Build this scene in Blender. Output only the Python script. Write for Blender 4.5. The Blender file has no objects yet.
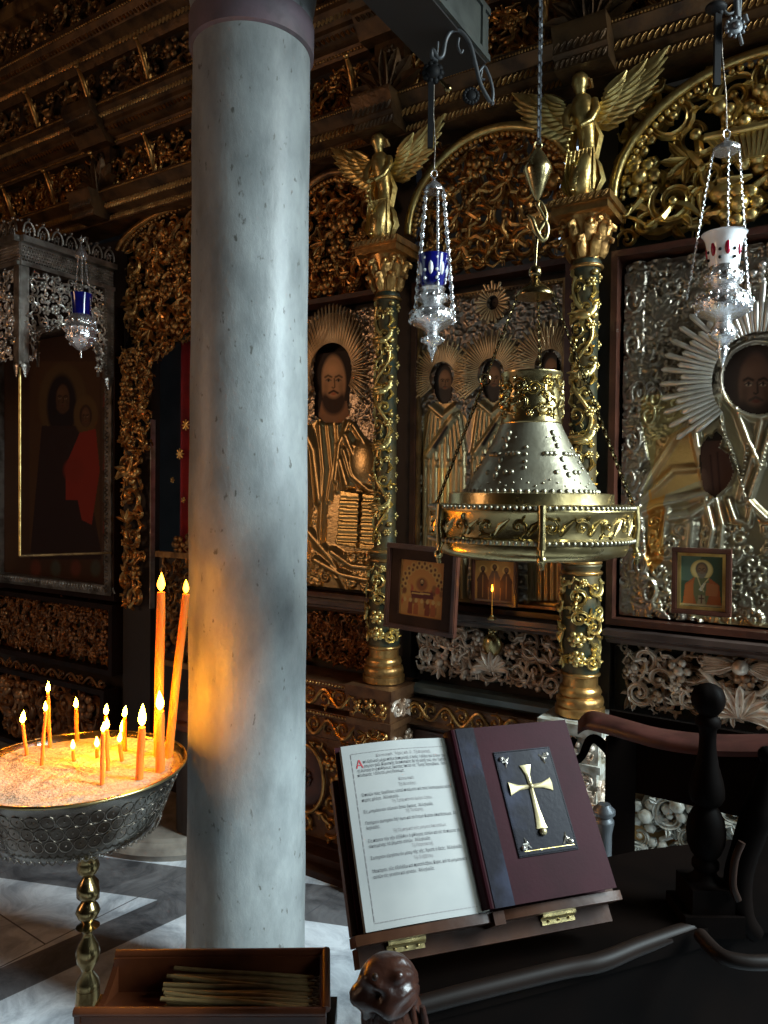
import bpy, math, random
import numpy as np
from mathutils import Vector, Matrix
sin, cos, pi, sqrt = math.sin, math.cos, math.pi, math.sqrt
S = bpy.context.scene
COL = S.collection

# ------------------------------------------------------------------ camera
F_PX = 740.0
CAM = Vector((0, 0, 1.60))
PITCH, ROLL = math.radians(-1.1), math.radians(0.61)
FWD = Vector((0, cos(PITCH), sin(PITCH)))
R0 = Vector((1, 0, 0)); U0 = R0.cross(FWD)
RGT = R0 * cos(ROLL) + U0 * sin(ROLL)
UPV = U0 * cos(ROLL) - R0 * sin(ROLL)
cd = bpy.data.cameras.new('camera'); cam = bpy.data.objects.new('camera', cd); COL.objects.link(cam)
cd.sensor_fit = 'VERTICAL'; cd.sensor_height = 36.0; cd.lens = F_PX / 1024 * 36.0
cd.clip_start = 0.02
m = Matrix.Identity(4)
for i in range(3):
    m[i][0] = RGT[i]; m[i][1] = UPV[i]; m[i][2] = -FWD[i]; m[i][3] = CAM[i]
cam.matrix_world = m
S.camera = cam
# ------------------------------------------------------------------ world, lights, exposure
w = bpy.data.worlds.new('world'); S.world = w; w.use_nodes = True
w.node_tree.nodes['Background'].inputs[0].default_value = (0.55, 0.72, 1.0, 1)
w.node_tree.nodes['Background'].inputs[1].default_value = 1.0
S.view_settings.view_transform = 'Standard'; S.view_settings.look = 'None'
S.view_settings.gamma = 1.0; S.view_settings.use_curve_mapping = False
S.view_settings.exposure = 0.0

def area(name, loc, target, sx, sy, power, color):
    l = bpy.data.lights.new(name, 'AREA'); l.shape = 'RECTANGLE'; l.size = sx; l.size_y = sy
    l.energy = power; l.color = color
    o = bpy.data.objects.new(name, l); COL.objects.link(o); o.location = loc
    d = Vector(target) - Vector(loc); o.rotation_euler = d.to_track_quat('-Z', 'Y').to_euler()
    return o
KEY = area('window_light', (2.93, 0.88, 2.75), (-1.3, 2.2, -0.4), 1.0, 1.6, 90, (0.76, 0.94, 1.0)); KEY.data.spread = math.radians(88)
KEY2 = area('added_side_fill', (2.93, -1.55, 2.15), (-1.2, 2.0, -0.3), 0.9, 1.5, 11, (0.74, 0.93, 1.0)); KEY2.data.spread = math.radians(95)  # added fill, split from the key to soften the hood shadow on the column
HIGH = area('high_window_light', (2.93, 0.55, 3.75), (0.7, 2.5, 2.7), 0.5, 0.4, 20, (1.0, 0.93, 0.74))
BACK = area('added_warm_fill', (-4.86, 1.2, 2.2), (-1.0, 2.9, 1.3), 0.9, 1.2, 24, (1.0, 0.52, 0.22))  # added warm fill standing in for unseen candles and lamps on the left

# ------------------------------------------------------------------ mapping: wall frame of the icon screen
A_ = math.atan2(0.535, -0.845)
TX, TY = 0.8449, -0.5349          # along the screen, to the right
NX, NY = -0.5349, -0.8449         # out of the screen, towards the nave
D0 = 2.62
WROT = math.atan2(TY, TX)
def WP(s, z, q=0.0):
    return Vector((TX*s + NX*(q-D0), TY*s + NY*(q-D0), z))
def ray(x, y):
    return FWD + RGT*((x-384)/F_PX) + UPV*((512-y)/F_PX)
def hit(x, y, q=0.0):
    d = ray(x, y); n = Vector((NX, NY, 0))
    k = (-(D0-q) - n.dot(Vector((CAM.x, CAM.y, 0)))) / n.dot(d)
    p = CAM + d*k
    return p.x*TX + p.y*TY, p.z
def at(x, y, Y):
    d = ray(x, y); return CAM + d*((Y-CAM.y)/d.y)
def atz(x, y, z):
    d = ray(x, y); return CAM + d*((z-CAM.z)/d.z)
def proj(s, z, q=0.0):            # numpy: wall coordinates to the drawing grid
    px = TX*s + NX*(q-D0) - CAM.x; py = TY*s + NY*(q-D0) - CAM.y; pz = z - CAM.z
    f = px*FWD.x + py*FWD.y + pz*FWD.z
    r = px*RGT.x + py*RGT.y + pz*RGT.z
    u = px*UPV.x + py*UPV.y + pz*UPV.z
    return 384 + F_PX*r/f, 512 - F_PX*u/f

# ------------------------------------------------------------------ materials
MATS = {}
def mat(name, base=(0.5,0.5,0.5), rough=0.5, metal=0.0, base2=None, nscale=8.0, bump=0.0, bscale=40.0,
        attr=False, emis=None, estr=0.0, sss=0.0, trans=0.0, alpha=1.0, rough2=None, coat=0.0, lo=0.4, hi=0.65, detail=4.0, spec=0.5):
    m = bpy.data.materials.new(name); m.use_nodes = True
    nt = m.node_tree; b = nt.nodes['Principled BSDF']; L = nt.links
    b.inputs['Roughness'].default_value = rough; b.inputs['Metallic'].default_value = metal
    b.inputs['Base Color'].default_value = (*base, 1)
    tc = nt.nodes.new('ShaderNodeTexCoord')
    if base2 is not None or rough2 is not None:
        n = nt.nodes.new('ShaderNodeTexNoise'); n.inputs['Scale'].default_value = nscale; n.inputs['Detail'].default_value = detail
        L.new(tc.outputs['Object'], n.inputs['Vector'])
        r = nt.nodes.new('ShaderNodeMapRange'); r.inputs[1].default_value = lo; r.inputs[2].default_value = hi
        L.new(n.outputs['Fac'], r.inputs[0])
        if base2 is not None:
            mx = nt.nodes.new('ShaderNodeMix'); mx.data_type = 'RGBA'
            mx.inputs[6].default_value = (*base, 1); mx.inputs[7].default_value = (*base2, 1)
            L.new(r.outputs[0], mx.inputs[0]); L.new(mx.outputs[2], b.inputs['Base Color'])
        if rough2 is not None:
            r2 = nt.nodes.new('ShaderNodeMapRange'); r2.inputs[3].default_value = rough; r2.inputs[4].default_value = rough2
            L.new(r.outputs[0], r2.inputs[0]); L.new(r2.outputs[0], b.inputs['Roughness'])
    if attr:
        a = nt.nodes.new('ShaderNodeAttribute'); a.attribute_name = 'Col'
        L.new(a.outputs['Color'], b.inputs['Base Color'])
    if bump:
        n2 = nt.nodes.new('ShaderNodeTexNoise'); n2.inputs['Scale'].default_value = bscale; n2.inputs['Detail'].default_value = 5
        L.new(tc.outputs['Object'], n2.inputs['Vector'])
        bp = nt.nodes.new('ShaderNodeBump'); bp.inputs['Strength'].default_value = bump; bp.inputs['Distance'].default_value = 0.01
        L.new(n2.outputs['Fac'], bp.inputs['Height']); L.new(bp.outputs[0], b.inputs['Normal'])
    if emis:
        b.inputs['Emission Color'].default_value = (*emis, 1); b.inputs['Emission Strength'].default_value = estr
    b.inputs['Specular IOR Level'].default_value = spec
    if sss:
        b.inputs['Subsurface Weight'].default_value = sss
        b.inputs['Subsurface Radius'].default_value = (0.02, 0.008, 0.003)
        b.inputs['Subsurface Scale'].default_value = 0.6
    if trans: b.inputs['Transmission Weight'].default_value = trans
    if coat: b.inputs['Coat Weight'].default_value = coat; b.inputs['Coat Roughness'].default_value = 0.12
    b.inputs['Alpha'].default_value = alpha
    MATS[name] = m
    return m
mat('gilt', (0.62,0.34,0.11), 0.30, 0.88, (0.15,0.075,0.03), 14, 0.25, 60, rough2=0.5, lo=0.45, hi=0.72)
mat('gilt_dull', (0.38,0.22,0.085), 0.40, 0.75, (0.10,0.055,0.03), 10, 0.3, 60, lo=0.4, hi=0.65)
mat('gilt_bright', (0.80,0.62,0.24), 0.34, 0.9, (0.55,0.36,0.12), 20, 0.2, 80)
mat('gilt_ivory', (0.78,0.66,0.54), 0.36, 0.35, (0.42,0.27,0.17), 16, 0.2, 60)
mat('gilt_ray', (0.85,0.62,0.34), 0.36, 0.75, (0.50,0.33,0.17), 10)
mat('silver_ray', (0.85,0.80,0.72), 0.30, 0.8, (0.55,0.50,0.42), 10)
mat('gilt_brown', (0.36,0.18,0.075), 0.40, 0.6, (0.14,0.065,0.03), 14, 0.2, 60)
mat('dado_ground', (0.16,0.075,0.032), 0.45, 0.4, (0.07,0.03,0.015), 12, 0.2, 60)
mat('cornice_ground', (0.14,0.075,0.03), 0.45, 0.5, (0.05,0.028,0.014), 12, 0.25, 60)
mat('silver', (0.82,0.78,0.72), 0.28, 0.85, (0.50,0.45,0.38), 18, 0.15, 90)
mat('silver_dark', (0.46,0.42,0.37), 0.34, 1.0, (0.20,0.17,0.14), 14, 0.2, 90)
mat('silver_lamp', (0.90,0.88,0.88), 0.20, 0.9, None, bump=0.35, bscale=120)
mat('silver_bowl', (0.30,0.27,0.235), 0.2, 1.0, (0.20,0.18,0.155), 9)
mat('colonette_ground', (0.12,0.085,0.035), 0.45, 0.4, (0.03,0.045,0.03), 16)
mat('oklad', (1,1,1), 0.28, 0.85, attr=True, bump=0.12, bscale=90)
mat('brass', (0.58,0.46,0.22), 0.24, 1.0, (0.36,0.27,0.12), 7, 0.10, 50, rough2=0.36)
mat('brass_dark', (0.30,0.22,0.10), 0.22, 1.0)
mat('brass_pale', (0.36,0.33,0.24), 0.40, 0.8, (0.25,0.22,0.15), 8, 0.12, 60)
mat('brass_cross', (0.45,0.37,0.20), 0.42, 0.6, (0.45,0.36,0.20), 60)
mat('copper', (0.42,0.17,0.07), 0.3, 1.0)
mat('iron', (0.012,0.012,0.013), 0.6, 0.0, spec=0.2)
mat('iron_grey', (0.16,0.17,0.18), 0.5, 0.6)
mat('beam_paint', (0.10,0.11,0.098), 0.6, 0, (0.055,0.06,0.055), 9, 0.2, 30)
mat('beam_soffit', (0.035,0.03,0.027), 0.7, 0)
mat('wood_black', (0.0020,0.0013,0.0011), 0.6, 0, (0.0035,0.0020,0.0015), 6, spec=0.02)
mat('wood_dark', (0.018,0.008,0.005), 0.45, 0, (0.010,0.005,0.003), 7, 0.15, 25, spec=0.15)
mat('wood_screen', (0.020,0.012,0.008), 0.55, 0, (0.016,0.010,0.007), 6, 0.15, 25)
mat('wood_red', (0.085,0.028,0.016), 0.38, 0, (0.045,0.016,0.010), 12, 0.1, 30, coat=0.1)
mat('wood_box', (0.13,0.036,0.012), 0.38, 0, (0.06,0.017,0.007), 9, 0.1, 30, spec=0.4)
mat('wood_lectern', (0.055,0.021,0.010), 0.36, 0, (0.028,0.011,0.006), 9, 0.1, 30, spec=0.12)
mat('green_back', (0.012,0.020,0.014), 0.6)
mat('ledge_green', (0.07,0.08,0.07), 0.3, 0, (0.04,0.05,0.045), 14, coat=0.4)
mat('ledge_brown', (0.085,0.055,0.045), 0.35, 0, (0.05,0.032,0.026), 14, coat=0.3)
mat('turquoise', (0.16,0.42,0.38), 0.45, 0, (0.4,0.5,0.45), 30)
mat('white_paint', (0.45,0.44,0.39), 0.4, 0, (0.20,0.17,0.12), 25, 0.2, 40)
mat('velvet', (0.26,0.012,0.02), 0.85, 0, (0.11,0.006,0.01), 6)
mat('painting', (1,1,1), 0.5, 0, attr=True, spec=0.2)
mat('painting_dark', (1,1,1), 0.5, 0, attr=True, spec=0.2)
mat('wax_orange', (0.95,0.30,0.035), 0.45, 0, sss=0.7)
mat('wood_stall', (0.010,0.0055,0.004), 0.5, 0, (0.006,0.0035,0.0025), 9, spec=0.1)
mat('wood_rail', (0.055,0.018,0.014), 0.42, 0, (0.03,0.010,0.008), 14, 0.1, 30, spec=0.3)
mat('wax_dull', (0.22,0.15,0.06), 0.5, 0, (0.15,0.095,0.04), 30, spec=0.3)
mat('wick', (0.02,0.015,0.01), 0.9)
mat('flame', (1,0.6,0.2), 0.5, 0, emis=(1.0,0.34,0.012), estr=26)
mat('flame_small', (1,0.6,0.2), 0.5, 0, emis=(1.0,0.34,0.012), estr=225)
mat('sand', (0.66,0.56,0.42), 0.9, 0, (0.46,0.37,0.27), 90, 0.6, 140, spec=0.1)
mat('glass_blue', (0.006,0.008,0.17), 0.08, 0, (0.005,0.006,0.09), 30, coat=0.6)
mat('glass_white', (0.86,0.86,0.88), 0.15, 0, coat=0.5)
mat('glass_red', (0.30,0.008,0.03), 0.12, 0, coat=0.5)
mat('paper', (0.33,0.325,0.31), 0.85, 0, (0.285,0.285,0.275), 9, spec=0.1)
mat('page_edge', (0.42,0.40,0.34), 0.8)
mat('ink', (0.06,0.055,0.06), 0.8)
mat('ink_faint', (0.20,0.18,0.18), 0.8)
mat('ink_red', (0.42,0.04,0.05), 0.8)
mat('leather_red', (0.026,0.004,0.007), 0.55, 0, (0.019,0.003,0.005), 10, 0.03, 200, spec=0.07)
mat('wood_lion', (0.034,0.011,0.006), 0.33, 0, (0.018,0.006,0.004), 30, 0.2, 60, spec=0.35)
mat('leather_blue', (0.006,0.005,0.009), 0.34, 0, (0.022,0.024,0.042), 14, 0.03, 120, lo=0.5, hi=0.7, spec=0.12)
mat('plaster', (0.10,0.09,0.08), 0.9, 0, (0.07,0.065,0.06), 3)
mat('band_purple', (0.20,0.14,0.16), 0.5, 0.2, (0.15,0.12,0.13), 14, 0.2, 40)
mat('stone_plinth', (0.26,0.23,0.19), 0.6, 0, (0.15,0.13,0.11), 12, 0.2, 30)
mat('window_pane', (0.6,0.75,0.95), 0.4, 0, emis=(0.55,0.72,1.0), estr=1.6)

def marble_column():
    m = bpy.data.materials.new('column_marble'); m.use_nodes = True; nt = m.node_tree; L = nt.links
    b = nt.nodes['Principled BSDF']; b.inputs['Roughness'].default_value = 0.42
    tc = nt.nodes.new('ShaderNodeTexCoord'); mp = nt.nodes.new('ShaderNodeMapping'); mp.inputs['Scale'].default_value = (1.6,1.6,0.8)
    mp.inputs['Rotation'].default_value = (0.5,0.3,0)
    L.new(tc.outputs['Object'], mp.inputs[0])
    n = nt.nodes.new('ShaderNodeTexNoise'); n.inputs['Scale'].default_value = 6; n.inputs['Detail'].default_value = 9; n.inputs['Roughness'].default_value = 0.65
    L.new(mp.outputs[0], n.inputs['Vector'])
    cr = nt.nodes.new('ShaderNodeValToRGB'); L.new(n.outputs['Fac'], cr.inputs[0])
    cr.color_ramp.elements[0].position = 0.3; cr.color_ramp.elements[0].color = (0.19,0.205,0.205,1)
    cr.color_ramp.elements[1].position = 0.7; cr.color_ramp.elements[1].color = (0.36,0.38,0.375,1)
    # dark pits and small chips
    v = nt.nodes.new('ShaderNodeTexNoise'); v.inputs['Scale'].default_value = 34; v.inputs['Detail'].default_value = 3
    L.new(mp.outputs[0], v.inputs['Vector'])
    r = nt.nodes.new('ShaderNodeMapRange'); r.inputs[1].default_value = 0.66; r.inputs[2].default_value = 0.72
    L.new(v.outputs['Fac'], r.inputs[0])
    mx = nt.nodes.new('ShaderNodeMix'); mx.data_type = 'RGBA'; mx.inputs[7].default_value = (0.12,0.12,0.11,1)
    L.new(r.outputs[0], mx.inputs[0]); L.new(cr.outputs[0], mx.inputs[6]); L.new(mx.outputs[2], b.inputs['Base Color'])
    bp = nt.nodes.new('ShaderNodeBump'); bp.inputs['Strength'].default_value = 0.35; bp.inputs['Distance'].default_value = 0.012
    L.new(n.outputs['Fac'], bp.inputs['Height']); L.new(bp.outputs[0], b.inputs['Normal'])
    MATS['column_marble'] = m
marble_column()

def floor_mat():
    m = bpy.data.materials.new('floor_marble'); m.use_nodes = True; nt = m.node_tree; L = nt.links
    b = nt.nodes['Principled BSDF']; b.inputs['Roughness'].default_value = 0.34
    tc = nt.nodes.new('ShaderNodeTexCoord')
    n = nt.nodes.new('ShaderNodeTexNoise'); n.inputs['Scale'].default_value = 5; n.inputs['Detail'].default_value = 10; n.inputs['Roughness'].default_value = 0.7; n.inputs['Distortion'].default_value = 1.2
    L.new(tc.outputs['Object'], n.inputs['Vector'])
    def ramp(a, ca, b_, cb):
        cr = nt.nodes.new('ShaderNodeValToRGB'); L.new(n.outputs['Fac'], cr.inputs[0])
        cr.color_ramp.elements[0].position = a; cr.color_ramp.elements[0].color = (*ca, 1)
        cr.color_ramp.elements[1].position = b_; cr.color_ramp.elements[1].color = (*cb, 1); return cr
    light = ramp(0.35, (0.34,0.37,0.41), 0.62, (0.78,0.82,0.86))
    dark = ramp(0.35, (0.05,0.05,0.055), 0.66, (0.22,0.215,0.22))
    sep = nt.nodes.new('ShaderNodeSeparateXYZ'); L.new(tc.outputs['Object'], sep.inputs[0])
    def math_(op, a, b=None, c=None):
        k = nt.nodes.new('ShaderNodeMath'); k.operation = op
        for i, v in enumerate((a, b, c)):
            if v is None: continue
            if isinstance(v, (int, float)): k.inputs[i].default_value = v
            else: L.new(v, k.inputs[i])
        return k.outputs[0]
    def stripe(p, q, half):
        d = (q-p).xy.normalized(); nx, ny = -d.y, d.x; c = nx*p.x + ny*p.y
        v = math_('ADD', math_('MULTIPLY', sep.outputs[0], nx), math_('MULTIPLY', sep.outputs[1], ny))
        return math_('LESS_THAN', math_('ABSOLUTE', math_('SUBTRACT', v, c)), half)
    s1 = stripe(atz(0, 984, 0), atz(187, 900, 0), 0.085)
    s2 = stripe(atz(60, 868, 0), atz(187, 885, 0), 0.13)
    s = math_('MAXIMUM', s1, s2)
    mx = nt.nodes.new('ShaderNodeMix'); mx.data_type = 'RGBA'
    L.new(s, mx.inputs[0]); L.new(light.outputs[0], mx.inputs[6]); L.new(dark.outputs[0], mx.inputs[7])
    # joints between slabs
    br = nt.nodes.new('ShaderNodeTexBrick'); br.inputs['Scale'].default_value = 1.0; br.inputs['Mortar Size'].default_value = 0.003
    br.inputs['Brick Width'].default_value = 0.95; br.inputs['Row Height'].default_value = 0.62
    mp = nt.nodes.new('ShaderNodeMapping'); mp.inputs['Rotation'].default_value = (0,0,-0.95); L.new(tc.outputs['Object'], mp.inputs[0]); L.new(mp.outputs[0], br.inputs['Vector'])
    mj = nt.nodes.new('ShaderNodeMix'); mj.data_type = 'RGBA'; mj.inputs[7].default_value = (0.10,0.10,0.11,1)
    L.new(br.outputs['Fac'], mj.inputs[0]); L.new(mx.outputs[2], mj.inputs[6])
    L.new(mj.outputs[2], b.inputs['Base Color'])
    bp = nt.nodes.new('ShaderNodeBump'); bp.inputs['Strength'].default_value = 0.25; bp.inputs['Distance'].default_value = 0.01
    L.new(n.outputs['Fac'], bp.inputs['Height']); L.new(bp.outputs[0], b.inputs['Normal'])
    MATS['floor_marble'] = m
floor_mat()

# ------------------------------------------------------------------ mesh building
class B:
    """collects geometry; wall=True: coordinates are (along, up, out) on the icon screen"""
    def __init__(self, wall=False, fn=None):
        self.v = []; self.f = []; self.wall = wall; self.fn = fn; self.col = None; self.parts = 0
    def p(self, u, v, w):
        if self.fn: return self.fn(u, v, w)
        return (u, -w, v) if self.wall else (u, v, w)
    def add(self, pts):
        i = len(self.v); self.v.extend(self.p(*a) for a in pts); return i
    def box(self, a0, a1, b0, b1, c0, c1):
        i = self.add([(a, b, c) for a in (a0, a1) for b in (b0, b1) for c in (c0, c1)])
        for q in ((0,1,3,2),(4,6,7,5),(0,4,5,1),(2,3,7,6),(0,2,6,4),(1,5,7,3)): self.f.append(tuple(i+k for k in q))
    def extrude(self, prof, s0, s1, m0=0.0, m1=0.0):
        """wall only: profile [(out, up)] swept along the screen; m = mitre factor"""
        n = len(prof)
        i = self.add([(s0 - m0*q, z, q) for q, z in prof] + [(s1 + m1*q, z, q) for q, z in prof])
        for k in range(n):
            j = (k+1) % n; self.f.append((i+k, i+j, i+n+j, i+n+k))
        self.f.append(tuple(range(i, i+n))); self.f.append(tuple(range(i+2*n-1, i+n-1, -1)))
    def lathe(self, prof, c=(0,0,0), seg=24, rx=1, ry=1, caps=True, mod=None, axis='z'):
        base = len(self.v); ox, oy, oz = c
        pts = []
        for k, (r, z) in enumerate(prof):
            for j in range(seg):
                a = 2*pi*j/seg; rr = r*(mod(a, z) if mod else 1)
                pts.append((ox+rr*rx*cos(a), oy+rr*ry*sin(a), oz+z) if axis == 'z' else (ox+rr*rx*cos(a), oy+rr*ry*sin(a), oz+z))
        if self.wall: pts = [(x, z, y) for x, y, z in pts]     # c given as (along, out, up)
        self.add(pts)
        for k in range(len(prof)-1):
            for j in range(seg):
                a = base+k*seg+j; b = base+k*seg+(j+1) % seg
                self.f.append((a, b, b+seg, a+seg))
        if caps:
            self.f.append(tuple(base+j for j in range(seg)))
            e = base+(len(prof)-1)*seg; self.f.append(tuple(e+j for j in reversed(range(seg))))
    def ball(self, c, r, seg=8, rings=5, sc=(1,1,1)):
        pts = [(c[0], c[1], c[2]-r*sc[2])]
        for k in range(1, rings):
            t = pi*k/rings
            for j in range(seg):
                a = 2*pi*j/seg
                pts.append((c[0]+r*sc[0]*sin(t)*cos(a), c[1]+r*sc[1]*sin(t)*sin(a), c[2]-r*sc[2]*cos(t)))
        pts.append((c[0], c[1], c[2]+r*sc[2]))
        i = self.add(pts); e = i+len(pts)-1
        for j in range(seg):
            self.f.append((i, i+1+(j+1) % seg, i+1+j))
            self.f.append((e, e-seg+j, e-seg+(j+1) % seg))
        for k in range(rings-2):
            for j in range(seg):
                a = i+1+k*seg+j; b = i+1+k*seg+(j+1) % seg
                self.f.append((a, b, b+seg, a+seg))
    def tube(self, pts, r, seg=6, closed=False, flat=1.0, caps=True):
        P = [Vector(a) for a in pts]; n = len(P)
        R = r if isinstance(r, (list, tuple)) else [r]*n
        out = []; up = None
        for k in range(n):
            if closed: t = P[(k+1) % n]-P[k-1]
            else: t = P[min(k+1, n-1)]-P[max(k-1, 0)]
            if t.length < 1e-9: t = Vector((0,0,1))
            t.normalize()
            if up is None:
                up = t.orthogonal().normalized()
            else:
                up = (up - t*up.dot(t))
                if up.length < 1e-6: up = t.orthogonal()
                up.normalize()
            bi = t.cross(up)
            for j in range(seg):
                a = 2*pi*j/seg; q = P[k]+up*(R[k]*cos(a))+bi*(R[k]*flat*sin(a)); out.append(tuple(q))
        i = self.add(out)
        for k in range(n if closed else n-1):
            k2 = (k+1) % n
            for j in range(seg):
                j2 = (j+1) % seg
                self.f.append((i+k*seg+j, i+k*seg+j2, i+k2*seg+j2, i+k2*seg+j))
        if not closed and caps:
            self.f.append(tuple(i+j for j in reversed(range(seg)))); self.f.append(tuple(i+(n-1)*seg+j for j in range(seg)))
    def curve(self, pts, r, seg=7, k=5):
        """tube through smoothly interpolated points"""
        P = [Vector(a) for a in pts]; n = len(P); R = list(r) if isinstance(r, (list, tuple)) else [r]*n; Q, W = [], []
        for i in range(n-1):
            a, b, c, d = P[max(i-1,0)], P[i], P[i+1], P[min(i+2,n-1)]
            for j in range(k):
                t = j/k; Q.append(tuple(.5*((2*b)+(c-a)*t+(2*a-5*b+4*c-d)*t*t+(3*b-a-3*c+d)*t**3))); W.append(R[i]+(R[i+1]-R[i])*t)
        Q.append(tuple(P[-1])); W.append(R[-1]); self.tube(Q, W, seg)
    def leaf(self, pts, wd, h, base=0.0, lift=0.0, lobes=0, lob=0.3):
        """ribbed leaf laid on the (u,v) plane, rising in w"""
        n = len(pts); out = []
        for k in range(n):
            a = pts[max(k-1,0)]; b = pts[min(k+1,n-1)]
            dx, dy = b[0]-a[0], b[1]-a[1]; l = math.hypot(dx, dy) or 1
            nx, ny = -dy/l, dx/l; t = k/(n-1)
            wk = wd[k] if isinstance(wd, (list, tuple)) else wd*(sin(pi*min(1, .12+.88*t))**.7 if t < 1 else 0)
            if lobes: wk *= 1+lob*math.cos(2*pi*lobes*t)
            wk = max(wk, 1e-4); hk = h*(0.35+0.65*sin(pi*min(t*.85+.1, 1)))
            bs = base+lift*t*t
            for o, e in ((-1,0),(-.55,.95),(0,.45),(.55,.95),(1,0)):
                out.append((pts[k][0]+nx*wk*o, pts[k][1]+ny*wk*o, bs+hk*e))
        i = self.add(out)
        for k in range(n-1):
            for j in range(4):
                a = i+k*5+j; self.f.append((a, a+1, a+6, a+5))
        # underside closes the leaf
        for k in range(n-1):
            a = i+k*5; self.f.append((a, a+5, a+9, a+4))
    def scroll(self, c, r, a0=0.0, hand=1, turns=1.25, base=0.0, leaves=3, rng=random, n=0):
        n = n or (20 if r > .035 else 13)
        pts = []; wd = []
        for k in range(n):
            t = k/(n-1); a = a0+hand*2*pi*turns*t; rr = r*(1-0.72*t)
            pts.append((c[0]+rr*cos(a), c[1]+rr*sin(a))); wd.append(r*(0.10+0.13*sin(pi*min(1, t*1.1+.05))))
        self.leaf(pts, wd, r*0.26, base)
        self.rosette(c, r*0.26, base+r*0.05, 0)
        for j in range(leaves):
            t = (j+.4)/(leaves+.6)*0.62; a = a0+hand*2*pi*turns*t; rr = r*(1-0.72*t)
            x, y = c[0]+rr*cos(a), c[1]+rr*sin(a); da = a+hand*rng.uniform(0.3, 1.0)
            L = r*rng.uniform(.45, .8); cv = hand*rng.uniform(-1.6, -.6)
            q = [(x, y)]
            for k in range(1, 6):
                x += L/5*cos(da); y += L/5*sin(da); da += cv/5; q.append((x, y))
            self.leaf(q, r*.17, r*.22, base+r*.04, r*rng.uniform(.0, .25), 2, .28)
    def rosette(self, c, r, base=0.0, petals=6):
        self.ball((c[0], c[1], base+r*.45), r*(.45 if petals else .8), 7, 4, (1, 1, .8))
        for j in range(petals):
            a = 2*pi*j/petals
            self.ball((c[0]+r*.68*cos(a), c[1]+r*.68*sin(a), base+r*.22), r*.38, 6, 4, (1, 1, .7))
    def bird(self, c, r, flip=1, base=0.0):
        x, y = c
        self.ball((x, y, base+r*.3), r*.42, 8, 5, (1.25, .75, .7))
        self.leaf([(x-flip*r*.3, y+r*.1), (x-flip*r*.8, y-r*.05), (x-flip*r*1.2, y-r*.35)], [r*.2, r*.24, r*.1], r*.2, base)
        self.leaf([(x+flip*r*.2, y+r*.25), (x-flip*r*.2, y+r*.2), (x-flip*r*.75, y+r*.3)], [r*.22, r*.25, r*.05], r*.2, base+r*.4)
        self.tube([(x+flip*r*.35, y+r*.1, base+r*.3), (x+flip*r*.6, y+r*.5, base+r*.35), (x+flip*r*.62, y+r*.75, base+r*.35)], [r*.2, r*.12, r*.1], 6)
        self.ball((x+flip*r*.66, y+r*.85, base+r*.35), r*.16, 6, 4)
        for d in (0, .2): self.tube([(x+flip*r*(.1-d), y-r*.2, base+r*.2), (x+flip*r*(.05-d), y-r*.8, base+r*.2)], r*.06, 4)
    def fruit(self, c, r, base=0.0, rng=random):
        for k in range(7):
            a = rng.uniform(0, 2*pi); d = r*.55*sqrt(rng.random()) if k else 0
            self.ball((c[0]+d*cos(a), c[1]+d*sin(a), base+r*.2+r*.1*k/3), r*.33, 7, 4)
    def fan(self, c, r, a0, base=0.0, n=5, spread=1.9):
        for k in range(n):
            a = a0+spread*(k/(n-1)-.5)
            q = [(c[0]+r*t*cos(a+(k-(n-1)/2)*.12*t), c[1]+r*t*sin(a+(k-(n-1)/2)*.12*t)) for t in (0, .3, .6, .85, 1.05)]
            self.leaf(q, r*.2, r*.2, base+r*.03*(n//2-abs(k-n//2)), r*.18)
    def carve(self, u0, u1, v0, v1, rmin, rmax, seed=1, base=0.0, inside=None, tries=900, birds=.06, vines=True, ros=.22):
        rng = random.Random(seed); cs = []
        rr = rmax
        while rr > rmin*0.999:
            for _ in range(tries//6):
                r = rr*rng.uniform(.85, 1.0); 
                if u1-u0 < 2*r*.8 or v1-v0 < 2*r*.8: continue
                x = rng.uniform(u0+r*.7, u1-r*.7); y = rng.uniform(v0+r*.7, v1-r*.7)
                if inside and not inside(x, y, r): continue
                if all((x-a)**2+(y-b)**2 > (0.80*(r+c))**2 for a, b, c in cs): cs.append((x, y, r))
            rr *= 0.80
        for x, y, r in cs:
            k = rng.random(); b0 = base+rng.uniform(0, .25)*r
            if r > rmin*1.35 and k < .62: self.scroll((x, y), r*.95, rng.uniform(0, 2*pi), rng.choice((-1, 1)), rng.uniform(1.0, 1.5), b0, rng.choice((2, 3, 4)), rng)
            elif k < .62+birds: self.bird((x, y), r*1.1, rng.choice((-1, 1)), b0)
            elif k < .62+birds+ros: self.rosette((x, y), r*.85, b0, rng.choice((5, 6, 7)))
            elif k < .975: self.fan((x, y-r*.3), r*1.1, rng.uniform(0, 2*pi), b0, 4)
            else: self.fruit((x, y), r, b0, rng)
        if vines:
            for i, (x, y, r) in enumerate(cs):
                near = sorted(range(len(cs)), key=lambda j: (cs[j][0]-x)**2+(cs[j][1]-y)**2)[1:3]
                for j in near:
                    if j < i: continue
                    x2, y2, r2 = cs[j]; mx, my = (x+x2)/2, (y+y2)/2; dx, dy = y2-y, x-x2; k = rng.uniform(-.35, .35)
                    self.tube([(x, y, base), (mx+dx*k, my+dy*k, base+.3*r), (x2, y2, base)], [r*.13, r*.16, r*.1], 5)
        return cs
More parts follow.
